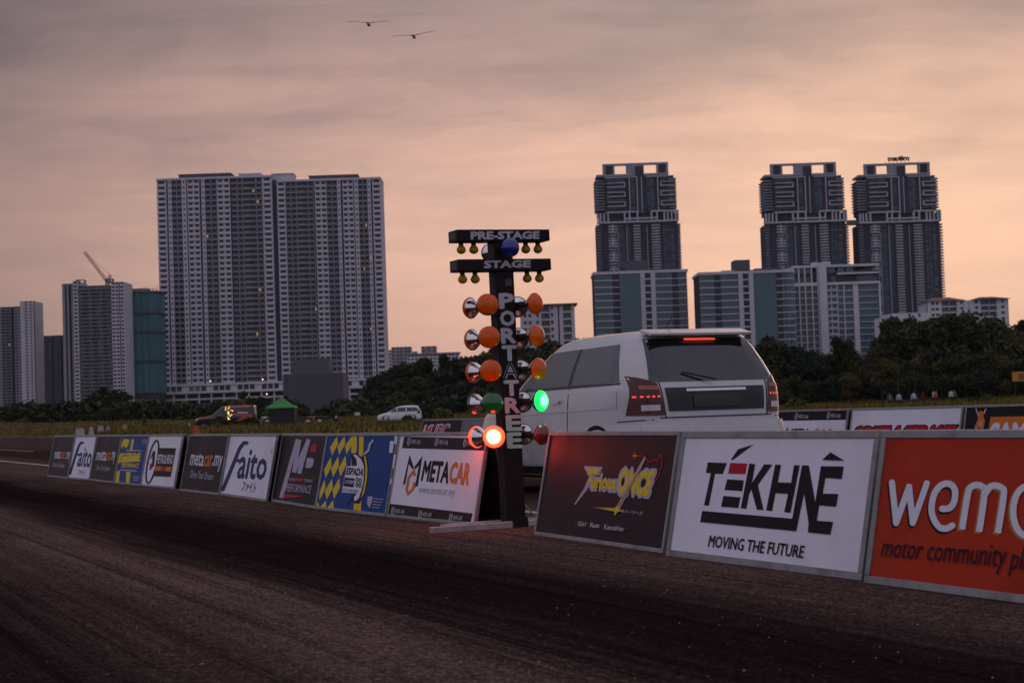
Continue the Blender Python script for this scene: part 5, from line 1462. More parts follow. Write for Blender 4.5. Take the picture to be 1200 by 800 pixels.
# -- the three dark towers
def dark_tower(b, px0):
    """px0: photo pixel of the crown's left end; the plan is read off the first tower"""
    k = .2875
    def X(c, r=190): return b.L(px0 + (c - 95) * k, 189.5 + (r - 68) * k)[0]
    def Z(r): return b.Z(189.5 + (r - 68) * k, px0 + 140 * k)
    body = mat('tower_dark_wall', (.055, .056, .072), .7, spec=.05, var=.15, scale=.1)
    lightm = mat('tower_light_band', (.42, .41, .44), .8, var=.1, scale=.2)
    frame = mat('tower_crown_wall', (.27, .27, .30), .8, var=.1, scale=.2)
    rt = b.root
    zc0, zc1, zt1, zt0 = Z(112), Z(68), Z(268), Z(316)
    # crown: open frame with two sky windows
    m = MB(); xl, xr = X(97), X(366)
    for a, c in ((97, 108), (138, 146), (193, 226), (226, 266), (318, 326), (356, 366)): m.box(X(a), X(c), 1, 4, zc0, zc1 - 1.1)
    m.box(xl, xr, .8, 4.2, zc1 - 1.05, zc1); m.box(X(70), xr, .5, 18, zc0 - 1.2, zc0)
    m.build('crown_frame', frame, rt)
    m = MB()
    for a, c in ((108, 138), (326, 356)):
        for i in range(5): z = zc0 + .3 + (zc1 - zc0 - 1.5) * i / 5; m.box(X(a), X(c), 1.6, 2.0, z, z + .35)
        m.quad((X(a), 2.6, zc0), (X(c), 2.6, zc0), (X(c), 2.6, zc1 - 1.1), (X(a), 2.6, zc1 - 1.1))
    m.box(X(97), X(366), 12, 13, zc0, zc0 + .8); m.build('crown_louvre', wallD, rt)
    # shafts
    m = MB(); m.box(X(100), X(366), 1.5, 20, zt1 - 1, zc0 - 1.25); m.box(X(80), X(396), 1.5, 22, 0, zt0); m.box(X(72), X(99.8), 3, 20, zt1 - 1, zc0 - 3); m.box(X(366.2), X(388), 3, 20, zt1, zc0 - 1.3)
    m.box(X(64), X(79.8), 3.2, 20, 0, zt0); m.box(X(82), X(398), 2.5, 21, zt0 + .05, zt1 - 1.05); m.build('wall', body, rt)
    # middle spine and light verticals
    m = MB(); m.box(X(230), X(262), .2, 1.5, zt1 - 1, zc1 - 2); m.build('spine', body, rt)
    m = MB()
    for a, c in ((202, 206), (233, 237), (252, 255), (318, 322)): m.box(X(a), X(c), -.1, .9, zt1 - 1, Z(126))
    m.box(X(104), X(238), -.4, 1.2, Z(128), Z(124)); m.box(X(270), X(370), -.4, 1.2, Z(128), Z(124))
    # transfer storey: two beams and posts
    m.box(X(66), X(400), -1.4, 2, Z(314), Z(307)); m.box(X(104), X(232), -1.0, 2, Z(272), Z(266)); m.box(X(288), X(400), -1.0, 2, Z(272), Z(266)); m.box(X(180), X(312), -1.2, .5, Z(300), Z(294))
    for c in (70, 82, 96, 112, 180, 200, 232, 290, 312, 342, 356, 372, 388, 398): m.box(X(c) - .45, X(c) + .45, -.8, 2, Z(307), Z(272))
    # bracket balconies of the upper storeys
    for r0 in (148, 187, 227, 265)[:3]:
        for a, c in ((112, 186), (330, 388)):
            m.box(X(a), X(c), -1.5, 1.4, Z(r0 + 3), Z(r0)); m.box(X(a), X(c), -1.5, 1.4, Z(r0 + 20), Z(r0 + 16))
            e = c - 4 if a < 200 else a; m.box(X(e), X(e + 4), -1.45, 1.4, Z(r0 + 16), Z(r0 + 3))
    m.build('facade_band', lightm, rt)
    # balconies at both flanks, every storey
    sl = MB(); pn = MB(); lt = MB()
    fh = 11.5 * k * b.s * 1.02
    z = zc0 - 4
    while z > zt1:
        sl.box(X(62), X(100), .5, 18, z, z + .5); sl.box(X(366), X(396), .5, 18, z, z + .5)
        pn.quad((X(64), .9, z + .55), (X(78), .9, z + .55), (X(78), .9, z + fh * .55), (X(64), .9, z + fh * .55)); pn.quad((X(380), .9, z + .55), (X(395), .9, z + .55), (X(395), .9, z + fh * .55), (X(380), .9, z + fh * .55))
        for a, c in ((114, 150), (152, 184), (212, 228), (275, 288), (290, 303), (332, 356), (358, 384)):
            pn.quad((X(a), 1.44, z + .3), (X(c), 1.44, z + .3), (X(c), 1.44, z + fh * .72), (X(a), 1.44, z + fh * .72))
        z -= fh
    z = zt0 - fh
    i = 0
    while z > 0:
        sl.box(X(64), X(82), .4, 18, z, z + .4); sl.box(X(392), X(408), .4, 18, z, z + .4)
        pn.quad((X(66), .8, z + .45), (X(80), .8, z + .45), (X(80), .8, z + fh * .5), (X(66), .8, z + fh * .5)); pn.quad((X(394), .8, z + .45), (X(406), .8, z + .45), (X(406), .8, z + fh * .5), (X(394), .8, z + fh * .5))
        for a, c in ((108, 122), (124, 146), (150, 164), (166, 178), (188, 198), (214, 240), (290, 304), (306, 324), (336, 346), (350, 360), (366, 380)):
            pn.quad((X(a), 1.44, z + .3), (X(c), 1.44, z + .3), (X(c), 1.44, z + fh * .7), (X(a), 1.44, z + fh * .7))
        for a, c in ((214, 242), (288, 322)): lt.box(X(a), X(c), -.6, 1.4, z - .2, z + .45)
        if i % 5 < 3: lt.box(X(112), X(146), -.6, 1.4, z - .2, z + .6); lt.box(X(126), X(132), -.5, 1.4, z + .6, z + fh - .2)
        else: lt.box(X(116), X(142), -.3, 1.4, z - .2, z + .3)
        z -= fh; i += 1
    sl.build('balcony_slab', frame, rt, kind='stuff'); lt.build('balcony_front', lightm, rt, kind='stuff')
    pn.build('window_pane', glass('tower_glass', (.040, .095, .110), .8, warm=.004), rt, kind='stuff')
    m = MB()
    for c in (150, 186, 270, 308): m.box(X(c) - .25, X(c) + .25, .6, 1.5, 0, zt0 - 1)
    m.build('facade_fin', frame, rt)
    return X, Z
TW = 'three dark balcony towers'
for px0, lb in ((707.3, 'single dark balcony tower above the first teal block'), (905.3, 'dark balcony tower above the white gridded block'), (1015.9, 'dark balcony tower with roof lettering on the skyline')):
    b = Bld('residential_tower', lb, 'building', px0 + 40, 1000, TW)
    X, Z = dark_tower(b, px0)
    if px0 > 1000:
        F = Face(b.root.location + Vector((0, 2, 0)), (1, 0, 0), (0, 0, 1), b.root, None); F.n = Vector((0, -1, 0)); F.lift = 0
        o = F.text('sign_lettering', mat('dark_sign_letter', (.03, .028, .03), .6), 'maxim', ((1040, 183.3), (1065.5, 182.3), (1065.7, 188.2), (1040.4, 189.4)), .06)
        m = MB(); xs = [X(187 + 16 * i) for i in range(7)]
        for x in xs: m.box(x - .12, x + .12, 2.2, 2.5, Z(68), Z(58))
        m.lathe((X(248), 2.2, Z(55)), (0, 0, 1), [(0, .0), (.8, 1.0), (2.2, .5), (2.4, 0)], 8); m.build('sign_frame', mat('dark_sign_letter', (.03, .028, .03)), b.root)
    if 900 < px0 < 1000:
        m = MB(); z0 = Z(326)
        m.box(X(402), X(466), 3, 9, z0, z0 + .8); m.box(X(402), X(466), 3, 3.3, z0 + .8, z0 + 2.6); m.build('sky_bridge', mat('bridge_teal', (.05, .13, .13), .5), b.root)

# -- low white blocks at the right
b = Bld('low_white_block', 'white block with dull red hipped roof above the right trees', 'building', 1134, 800)
x0, xm, x1 = b.L(1088, 365)[0], b.L(1136, 365)[0], b.L(1184, 365)[0]
facade(b.root, x0, xm, 0, b.Z(352.5, 1110), 17, [('P', 3), ('W', 4), ('W', 4), ('P', 2), ('B', 7), ('B', 7), ('P', 2), ('W', 4), ('P', 4)], 18, wallW, pane=gl_plain)
facade(b.root, xm + .3, x1, 0, b.Z(350.5, 1160), 17, [('P', 5), ('W', 4), ('P', 2), ('B', 7), ('B', 7), ('P', 3), ('W', 4), ('P', 3)], 16, wallW, pane=gl_plain, front=1)
def hip(b, x0, x1, z, h, m, y1=18):
    q = MB(); q.add([(x0 - 1, -1, z), (x1 + 1, -1, z), (x1 + 1, y1 + 1, z), (x0 - 1, y1 + 1, z), (x0 + 5, y1 / 2, z + h), (x1 - 5, y1 / 2, z + h)], [(0, 1, 5, 4), (1, 2, 5), (2, 3, 4, 5), (3, 0, 4), (3, 2, 1, 0)])
    q.build('roof', m, b.root)
hip(b, x0, xm - 2, b.Z(352.3, 1110), 2.2, roof_red); hip(b, xm + 3, x1, b.Z(350.3, 1160), 1.6, wallD)
b = Bld('low_white_block', 'low white flat roofed building just right of the gridded block', 'building', 1062, 760)
facade(b.root, b.L(1034, 380)[0], b.L(1046, 380)[0], 0, b.Z(371), 12, [('W', 4), ('W', 4), ('P', 1)], 14, wallW, pane=gl_plain, front=1)
facade(b.root, b.L(1046.3, 380)[0], b.L(1092, 380)[0], 0, b.Z(366.5), 12, [('P', 20), ('W', 4), ('P', 8), ('W', 4), ('P', 12)], 20, wallW, pane=gl_plain)

# ------------------------------------------------------------------ trees
def leaf_mat(name, rgb): return mat(name, rgb, .75, island=.55, var=.30, scale=.35, spec=.15)
LEAF = [leaf_mat('leaf_dark_green', (.034, .042, .018)), leaf_mat('leaf_green', (.052, .056, .020)), leaf_mat('leaf_olive', (.080, .066, .022)), leaf_mat('leaf_blue_green', (.026, .040, .022)), leaf_mat('leaf_yellow_green', (.085, .078, .020))]
bark = mat('bark', (.045, .035, .028), .9, var=.3, scale=4)
def tree_meshes(seed, kind, leaf, nleaf=3600, size=.34):
    r = np.random.default_rng(seed)
    # crown about 1 unit = 1 m; tree 10 m tall
    lobes = []
    if kind == 'round':
        for i in range(15):
            a = r.uniform(0, 2 * math.pi); q = r.uniform(.2, 1) ** .6 * 3.0; z = 3.2 + r.uniform(0, 1) * 5.2
            q *= math.sin(min(1, (z - 1.8) / 7.4) * math.pi) ** .6 + .1
            lobes.append((q * math.cos(a), q * math.sin(a), z, r.uniform(1.0, 1.9), r.uniform(.7, 1.2)))
    elif kind == 'tall':
        for i in range(13):
            z = 2.0 + 7.2 * i / 12 + r.uniform(-.4, .4); a = r.uniform(0, 2 * math.pi); q = r.uniform(.2, 1.2) * (1.15 - z / 11)
            lobes.append((q * math.cos(a), q * math.sin(a), z, (1.5 - .10 * z) * r.uniform(.8, 1.2) + .2, r.uniform(.9, 1.3)))
    else:      # casuarina: feathery, loose
        for i in range(22):
            a = r.uniform(0, 2 * math.pi); z = 2.5 + r.uniform(0, 1) ** .8 * 7.2; q = r.uniform(.5, 2.6) * (1.25 - z / 11)
            lobes.append((q * math.cos(a), q * math.sin(a), z, r.uniform(.5, 1.1), r.uniform(.8, 1.6)))
    V = np.zeros((nleaf, 4, 3)); 
    pick = r.integers(0, len(lobes), nleaf)
    lb = np.array(lobes)[pick]
    d = r.normal(size=(nleaf, 3)); d /= np.linalg.norm(d, axis=1)[:, None]
    rad = (0.55 + .5 * r.random(nleaf) ** .5) * (1 + .18 * np.sin(d[:, 0] * 7 + lb[:, 0] * 3) * np.cos(d[:, 2] * 6))
    c = lb[:, :3] + d * (lb[:, 3] * rad)[:, None] * np.stack([np.ones(nleaf), np.ones(nleaf), lb[:, 4] * .8], 1)
    u = r.normal(size=(nleaf, 3)); u /= np.linalg.norm(u, axis=1)[:, None]
    w = np.cross(u, r.normal(size=(nleaf, 3))); w /= np.linalg.norm(w, axis=1)[:, None]
    s1 = size * r.uniform(.5, 1.2, nleaf)[:, None]; s2 = size * r.uniform(.3, .7, nleaf)[:, None]
    V[:, 0] = c - u * s1; V[:, 1] = c + w * s2 - u * s1 * .1; V[:, 2] = c + u * s1; V[:, 3] = c - w * s2 + u * s1 * .1
    me = bpy.data.meshes.new('crown')
    me.vertices.add(nleaf * 4); me.vertices.foreach_set('co', V.reshape(-1))
    me.loops.add(nleaf * 4); me.loops.foreach_set('vertex_index', np.arange(nleaf * 4, dtype=np.int32))
    me.polygons.add(nleaf); me.polygons.foreach_set('loop_start', np.arange(0, nleaf * 4, 4, dtype=np.int32))
    me.materials.append(leaf); me.update(calc_edges=True)
    b = MB(); top = 8.3
    b.tube([(0, 0, -.3), (.1, .05, 2), (-.05, .1, 4.5), (0, 0, top)], [.28, .22, .15, .04], 7)
    for l in lobes[::2]:
        z0 = max(1.6, l[2] - 1.8); b.tube([(0, 0, z0), (l[0] * .5, l[1] * .5, l[2] - .7), (l[0], l[1], l[2])], [.10, .07, .03], 5)
    return me, b.mesh('trunk', bark)
TREES = {}
for i, (k, lf) in enumerate([('round', 0), ('round', 1), ('round', 2), ('tall', 0), ('tall', 1), ('casuarina', 1), ('casuarina', 2), ('round', 3), ('tall', 3), ('round', 0)]):
    TREES[i] = tree_meshes(40 + i, k, LEAF[lf])
    TREES[i] = TREES[i] + (k,)
KL = {'round': 'broad leafy tree', 'tall': 'narrow upright tree', 'casuarina': 'loose feathery tree'}
def tree(px, top, Y, v, label, group, wide=1.0, base=None):
    """a tree whose tip reaches pixel (px, top) at distance Y"""
    p = at(px, hz(px), Y); z0 = zg(p.x, p.y)
    p2 = at(px, top, Y); h = max(1.2, p2.z - z0)
    me, tr, k = TREES[v]
    root = empty('tree', (p2.x, Y, z0 - .1), rng.uniform(0, 6.28), label, 'tree', group)
    top_z = max(q.co.z for q in [me.vertices[j] for j in range(2, len(me.vertices), 40)])
    s = h / top_z
    w = s * wide * rng.uniform(.9, 1.15)
    root.scale = (w, w, s)
    inst('trunk', tr, root); inst('crown', me, root)
    return root
def profile(pts, px): return float(np.interp(px, [p[0] for p in pts], [p[1] for p in pts]))

# right: the dark belt in front of the white blocks
TOPR = [(868, 402), (880, 398), (896, 393), (906, 400), (918, 405), (928, 402), (938, 402), (950, 410), (966, 404), (980, 394), (993, 397), (1004, 412), (1014, 408), (1022, 402), (1034, 386), (1042, 378), (1052, 378), (1066, 371), (1082, 373), (1100, 368), (1114, 373), (1126, 371), (1140, 374), (1150, 369), (1162, 379), (1180, 380), (1192, 374), (1202, 371), (1230, 372), (1290, 376)]
GR = 'trees of the dark belt at the right'
for (px, top, v, lb, wd) in ((896, 393, 0, 'dark round tree in front of the rounded teal corner', .9), (937, 402, 7, 'dark low tree before the white gridded block', .9), (980, 394, 3, 'taller of two narrow trees before the gridded block', .9),
                             (994, 397, 4, 'shorter narrow tree beside the tallest narrow one', .9), (1041, 377, 5, 'loose feathery tree standing before the low white building', .9), (1066, 370, 0, 'round tree hiding the foot of the lettered tower', 1.0),
                             (1101, 367, 9, 'big dark tree below the red hipped roof', 1.0), (1150, 368, 1, 'tree whose crown overlaps the right end of the red-roofed block', .9)):
    tree(px, top, 215, v, lb, GR, wd)
px = 872
i = 0
while px < 1290:
    for row, (Y, dz, vs_) in enumerate(((245, 4, (5, 1, 3, 9)), (225, 14, (0, 2, 9, 3)), (205, 34, (1, 7, 2, 0)), (190, 58, (0, 9, 7, 2)))):
        x = px + rng.uniform(-6, 6) + row * 3
        top = profile(TOPR, x) + dz + (rng.uniform(-3, 16) if row == 0 else rng.uniform(0, 10))
        if top > 452: continue
        v = vs_[rng.integers(0, 4)]
        tree(x, top, Y + rng.uniform(-8, 8), v, ['%s at the back of the dark belt under the white blocks', '%s inside the dark belt under the white blocks', '%s in the middle depth of the dark belt at the right', '%s at the grassy front of the dark belt at the right'][row] % KL[TREES[v][2]],
             GR + ', ' + KL[TREES[v][2]] + ', row %d' % (row + 1), rng.uniform(.85, 1.1))
    px += 15
# middle: the wooded hill behind the minivan
TOPM = [(398, 478), (408, 468), (420, 454), (432, 444), (445, 436), (458, 428), (470, 423), (484, 420), (496, 422), (505, 427), (512, 424), (520, 416), (530, 420), (540, 411), (552, 408), (566, 404), (580, 401), (600, 398), (620, 396), (650, 398), (690, 392)]
GM = 'trees on the wooded hill'
for (px, top, v, lb, wd) in ((484, 419, 0, 'rounded tree on the crest below the long white building', 1.1), (519, 415, 3, 'narrow peaked tree between the long building and starting lights', .9), (446, 436, 7, 'dark tree at the foot of the right apartment slab', 1.1)):
    tree(px, top, 330, v, lb, GM, wd)
px = 402
while px < 700:
    for row, (Y, dz, vs_) in enumerate(((345, 3, (0, 7, 9, 0)), (315, 14, (0, 1, 9, 8)), (290, 30, (0, 2, 7, 9)), (262, 46, (1, 7, 2, 0)))):
        x = px + rng.uniform(-6, 6) + row * 3; top = profile(TOPM, x) + dz + rng.uniform(0, 6)
        if top > hz(x) - 8: continue
        v = vs_[rng.integers(0, 4)]
        tree(x, top, Y + rng.uniform(-8, 8), v, '%s %s the wooded hill behind the minivan' % (KL[TREES[v][2]], ['on top of', 'high on', 'midway up', 'at the foot of'][row]), GM + ', %s, row %d' % (KL[TREES[v][2]], row + 1), rng.uniform(1.0, 1.35))
    px += 15
# left: the scrub below the grey towers
TOPL = [(-40, 476), (0, 478), (12, 483), (25, 476), (40, 471), (55, 466), (70, 467), (85, 463), (100, 462), (112, 456), (125, 453), (140, 455), (152, 461), (162, 468), (175, 476), (190, 480), (205, 476), (220, 478), (235, 470), (250, 462), (262, 466), (275, 468), (285, 462), (296, 466), (305, 464), (318, 470), (330, 478), (345, 484)]
GL_ = 'trees below the grey towers'
tree(127, 453, 330, 0, 'biggest dark tree below the unfinished tower', GL_, 1.3)
tree(284, 458, 300, 5, 'feathery tree in front of the car park podium', GL_, .9)
tree(308, 463, 290, 7, 'small round tree between the podium and the green tent', GL_, .9)
px = -40
while px < 345:
    for row, (Y, dz, vs_) in enumerate(((335, 2, (0, 7, 9, 0)), (305, 12, (0, 7, 8, 9)), (278, 20, (1, 7, 0, 9)))):
        x = px + rng.uniform(-6, 6) + row * 4; top = profile(TOPL, x) + dz + rng.uniform(0, 5)
        if top > hz(x) - 7 - 0.0: continue
        v = vs_[rng.integers(0, 4)]
        tree(x, top, Y + rng.uniform(-8, 8), v, '%s %s the scrub below the grey towers' % (KL[TREES[v][2]], ['at the back of', 'inside', 'at the front of'][row]), GL_ + ', %s, row %d' % (KL[TREES[v][2]], row + 1), rng.uniform(1.2, 1.7))
    px += 14

# bushes standing in the grass
def bush_mesh(seed, leaf):
    r = np.random.default_rng(seed); b = MB(); n = 520
    for i in range(n):
        d = r.normal(size=3); d /= np.linalg.norm(d); d[2] = abs(d[2])
        c = d * (.55 + .45 * r.random()) * np.array([.8, .8, 1.0]); u = r.normal(size=3) * .10; w = r.normal(size=3) * .06
        b.add([c - u, c + w, c + u, c - w], [(0, 1, 2, 3)])
    return b.mesh('foliage', leaf)
BU = [bush_mesh(3, LEAF[1]), bush_mesh(4, LEAF[0]), bush_mesh(5, LEAF[4])]
for (px, Y, h, v, lb) in ((258, 145, 1.15, 0, 'leafy bush in front of the black and orange truck'), (293, 143, 1.0, 1, 'low dark bush right of the truck in the grass'), (380, 230, 1.9, 1, 'rounded bush against the grey windowless block'), (507, 180, 1.7, 1, 'dark bush right behind the minivan'),
                          (519, 172, 1.3, 2, 'yellow green bush between the minivan and starting lights'), (455, 235, 1.5, 1, 'dark bush behind the bonnet of the minivan'), (1141, 158, .8, 1, 'small dark bush in the grass beyond the orange block board'), (1159, 168, .9, 2, 'pale grassy bush beyond the orange block board'), (430, 240, 1.4, 0, 'bush at the foot of the wooded hill'),
                          (478, 164, .8, 0, 'grassy bush half hiding the rear wheel of the minivan'), (932, 120 + 30, 1.1, 2, 'tall tuft of grass beside the hatchback')):
    p = at(px, hz(px), Y); z0 = zg(p.x, p.y)
    root = empty('bush', (p.x, p.y, z0 - .05), rng.uniform(0, 6), lb, 'bush', 'bushes in the grass')
    root.scale = (h * 1.1, h * 1.1, h)
    inst('foliage', BU[v], root)

# low scrub closing the gaps under the crowns
def scrub(xs, Y, h0, lb, grp):
    for px in xs:
        x = px + rng.uniform(-3, 3); y_ = Y + rng.uniform(-5, 5); p = at(x, hz(x), y_); h = h0 * rng.uniform(.75, 1.3)
        root = empty('shrub', (p.x, p.y, zg(p.x, p.y) - .1), rng.uniform(0, 6), lb, 'shrub', grp)
        root.scale = (h * 1.25, h * 1.25, h); inst('foliage', BU[rng.integers(0, 2)], root)
scrub(range(866, 1290, 9), 232, 2.9, 'dark shrub closing the foot of the right tree belt', 'shrubs under the right tree belt')
scrub(range(-30, 345, 10), 290, 3.0, 'dark shrub in the scrub below the grey towers', 'shrubs below the grey towers')
scrub(range(402, 690, 10), 272, 2.6, 'dark shrub at the foot of the wooded hill', 'shrubs at the foot of the wooded hill')

# ------------------------------------------------------------------ people, tent, small things on the grass
def person_mesh(name, mats, pose=0):
    """one continuous skinned body; mats: trousers, shirt, skin, hair"""
    me = bpy.data.meshes.new(name)
    J = {'pel': (0, 0, .95), 'waist': (0, .01, 1.10), 'chest': (0, 0, 1.34), 'neck': (0, 0, 1.50), 'head': (0, .02, 1.60), 'crown': (0, .0, 1.72)}
    rad = {'pel': (.15, .11), 'waist': (.135, .10), 'chest': (.165, .11), 'neck': (.055, .055), 'head': (.075, .09), 'crown': (.06, .07)}
    E = [('pel', 'waist'), ('waist', 'chest'), ('chest', 'neck'), ('neck', 'head'), ('head', 'crown')]
    for s, t in ((-1, 'l'), (1, 'r')):
        sp = .02 * (1 if pose == 0 else 2.5)
        J['hip' + t] = (s * .10, 0, .86); J['knee' + t] = (s * (.11 + sp), .03 * s * pose + .01, .48); J['ank' + t] = (s * (.11 + sp), -.02 * s * pose - .02, .09); J['toe' + t] = (s * (.125 + sp), .14, .035)
        J['sho' + t] = (s * .19, -.01, 1.43)
        if pose == 1: J['elb' + t] = (s * .30, .02, 1.18); J['wri' + t] = (s * .12, .22, 1.14); J['han' + t] = (s * .04, .26, 1.16)
        else: J['elb' + t] = (s * .26, -.03, 1.14); J['wri' + t] = (s * .28, .05, .90); J['han' + t] = (s * .28, .08, .80)
        for a, q in (('hip', .085), ('knee', .062), ('ank', .045), ('toe', .035), ('sho', .062), ('elb', .045), ('wri', .034), ('han', .038)): rad[a + t] = (q, q)
        E += [('pel', 'hip' + t), ('hip' + t, 'knee' + t), ('knee' + t, 'ank' + t), ('ank' + t, 'toe' + t), ('chest', 'sho' + t), ('sho' + t, 'elb' + t), ('elb' + t, 'wri' + t), ('wri' + t, 'han' + t)]
    names = list(J); me.from_pydata([J[k] for k in names], [(names.index(a), names.index(b_)) for a, b_ in E], [])
    ob = bpy.data.objects.new(name, me); COL.objects.link(ob)
    sk = ob.modifiers.new('skin', 'SKIN'); sub = ob.modifiers.new('sub', 'SUBSURF'); sub.levels = 1
    for i, k in enumerate(names):
        me.skin_vertices[0].data[i].radius = rad[k]; me.skin_vertices[0].data[i].use_root = (k == 'pel')
    dg = bpy.context.evaluated_depsgraph_get()
    out = bpy.data.meshes.new_from_object(ob.evaluated_get(dg))
    bpy.data.objects.remove(ob)
    for m_ in mats: out.materials.append(m_)
    for p in out.polygons:
        c = p.center; p.use_smooth = True
        z, x = c.z, abs(c.x)
        if z > 1.66 or (z > 1.56 and c.y < .0): i = 3
        elif z > 1.49: i = 2
        elif z < .98 and x < .22: i = 0
        elif (pose == 1 and c.y > .17) or (pose == 0 and z < .90): i = 2
        else: i = 1
        p.material_index = i
    return out
skin_m = mat('skin', (.20, .11, .075), .6); hair_m = mat('black_hair', (.010, .008, .008), .6)
cl = lambda n, c: mat(n + '_cloth', c, .85, var=.15, scale=10)
blackc, navyc, whitec, redc, orangec, greyc = cl('black', (.010, .009, .011)), cl('navy', (.014, .016, .03)), cl('white', (.55, .55, .58)), cl('red', (.28, .02, .02)), cl('orange', (.5, .14, .03)), cl('grey', (.16, .15, .16))
PM = {'black': person_mesh('body', (blackc, blackc, skin_m, hair_m), 1)}
PM0 = person_mesh('body', (navyc, whitec, skin_m, hair_m), 0)
def clothed(key, a, c):
    if key not in PM:
        me = PM0.copy(); me.materials[0] = a; me.materials[1] = c; PM[key] = me
    return PM[key]
clothed('dark', navyc, blackc); clothed('white', navyc, whitec); clothed('red', blackc, redc); clothed('orange', navyc, orangec); clothed('grey', blackc, greyc)
GPp = 'people standing in the grass'
for (px, Y, key, rz, lb) in ((169.5, 178, 'black', 2.8, 'person in black holding something at chest height on the grass'), (297.5, 158, 'dark', 1.0, 'person in black standing between truck and green tent'), (319, 166, 'dark', 2.0, 'person in dark clothes in front of the green tent'),
                             (1043, 182, 'grey', 3.0, 'person in grey before the dark trees, nearest the hatchback'), (1053.5, 182, 'white', 2.5, 'person in white top standing by the first lamp pole'), (1071, 180, 'white', 3.3, 'person in white top standing by the second lamp pole'), (1081.5, 184, 'red', 2.0, 'person in red top by the dark trees'),
                             (1094, 184, 'white', 1.0, 'person in white top beside the person in orange'), (1097, 184, 'orange', 4.0, 'person in orange top by the dark trees'), (1114.5, 184, 'white', 3.6, 'person in white top of the last pair at the right'), (1118, 185, 'grey', 3.0, 'person in grey top of the last pair at the right')):
    p = at(px, hz(px), Y)
    o = inst('person', PM[key], None, (p.x, p.y, zg(p.x, p.y) - (.35 if px > 1000 else .0)), (0, 0, rz)); tag(o, lb, 'person', GPp)

# green tent
def tent():
    p = at(330.5, hz(330), 160); root = empty('canopy_tent', (p.x, p.y, zg(p.x, p.y)), 0, 'green pointed canopy tent with dark walls on the grass', 'tent')
    green = mat('green_canvas', (.035, .21, .028), .7, var=.15, scale=2); dark = mat('dark_canvas', (.022, .016, .022), .8, var=.2, scale=2)
    w = 1.38; prof = [(1.0, 1.78), (.94, 1.92), (.55, 2.18), (.28, 2.52), (.0, 2.86)]
    b = MB(); n = 8
    for s, z in prof:
        for k in range(16):
            q = 2 * math.pi * (k + .0) / 16; c, s_ = math.cos(q), math.sin(q); m_ = max(abs(c), abs(s_))
            e = 1 - .06 * abs(math.sin(4 * q)) * (1 - s)
            b.v.append((c / m_ * w * s * e, s_ / m_ * w * s * e, z))
    for j in range(len(prof) - 1):
        for k in range(16):
            b.f.append([j * 16 + k, j * 16 + (k + 1) % 16, (j + 1) * 16 + (k + 1) % 16, (j + 1) * 16 + k]); b.m.append(0)
    b.build('canopy', green, root)
    for sx in (-1, 1):
        for sy in (-1, 1):
            q = MB(); q.tube([(sx * (w - .06), sy * (w - .06), 0), (sx * (w - .06), sy * (w - .06), 1.9)], .025, 6); q.build('leg', trim_m, root)
    q = MB(); q.box(-w * .62, w * .98, w - .06, w - .04, .05, 1.8); q.build('rear_wall', dark, root)
    q = MB(); q.box(w - .10, w - .08, -w + .08, w - .08, .05, 1.8); q.build('side_wall', dark, root)
    q = MB(); q.box(-w * .62, w * .92, -w + .10, -w + .12, .05, 1.72); q.build('front_wall', dark, root)
tent()
# black drum with a pole, sign boards, lamp poles with tyre feet
p = at(394, hz(394), 165)
root = empty('speed_trap_stand', (p.x, p.y, zg(p.x, p.y)), 0, 'black box with a thin pole in the grass by the grey block', 'equipment')
b = MB(); b.box(-.28, .28, -.25, .25, 0, .66); b.build('box', trim_m, root, bevel=.03)
b = MB(); b.tube([(0, 0, .66), (0, 0, 1.5)], .02, 6); b.build('pole', trim_m, root)
b = MB(); b.box(-.09, .09, -.06, .06, .68, .9); b.build('sensor', mat('white_plastic', (.5, .48, .47), .5), root)
p = at(419, hz(419), 200)
root = empty('small_sign', (p.x, p.y, zg(p.x, p.y)), 0, 'tiny white sign in the grass left of the minivan', 'sign')
b = MB(); b.box(-.3, .3, -.02, .02, .62, .98); b.build('panel', mat('white_plastic', (.5, .48, .47)), root)
b = MB(); b.tube([(-.2, .03, 0), (-.2, .03, .9)], .02, 5); b.tube([(.2, .03, 0), (.2, .03, .9)], .02, 5); b.build('post', trim_m, root)
for (px, lb) in ((1053, 'thin lamp pole on a tyre foot, nearer the hatchback'), (1073, 'thin lamp pole on a tyre foot, nearer the orange block board')):
    p = at(px, hz(px), 170); root = empty('lamp_pole', (p.x, p.y, zg(p.x, p.y)), 0, lb, 'lamp pole', 'thin poles in the grass')
    b = MB(); b.tube([(0, 0, 0), (0, 0, 4.8)], [.03, .02], 6); b.build('pole', mat('pole_grey', (.05, .048, .042), .7), root)
    b = MB(); b.lathe((0, 0, .2), (0, 0, 1), [(0, .14), (0, .38), (.12, .42), (.28, .42), (.4, .38), (.4, .14)], 14); b.build('tyre_foot', tyre_m, root)
p = at(1192, 441, 150)
root = empty('hoarding', (p.x, p.y, zg(p.x, p.y)), 0, 'yellow hoarding on posts before the trees at the right', 'sign')
b = MB(); zc = p.z - zg(p.x, p.y); b.box(-.42, 1.4, 0, .06, zc - .42, zc + .42); pn = b.build('panel', mat('yellow_hoarding', (.46, .22, .02), .6, var=.1, scale=1), root)
b = MB()
for k in range(3): b.box(.12, 1.0, -.012, -.002, zc + .10 - .18 * k, zc + .2 - .18 * k)
b.build('printed_lines', mat('dark_red_print', (.12, .02, .02), .6), root)
for x in (-.2, 1.2):
    b = MB(); b.tube([(x, .1, 0), (x, .1, zc + .3)], .03, 6); b.build('post', trim_m, root)
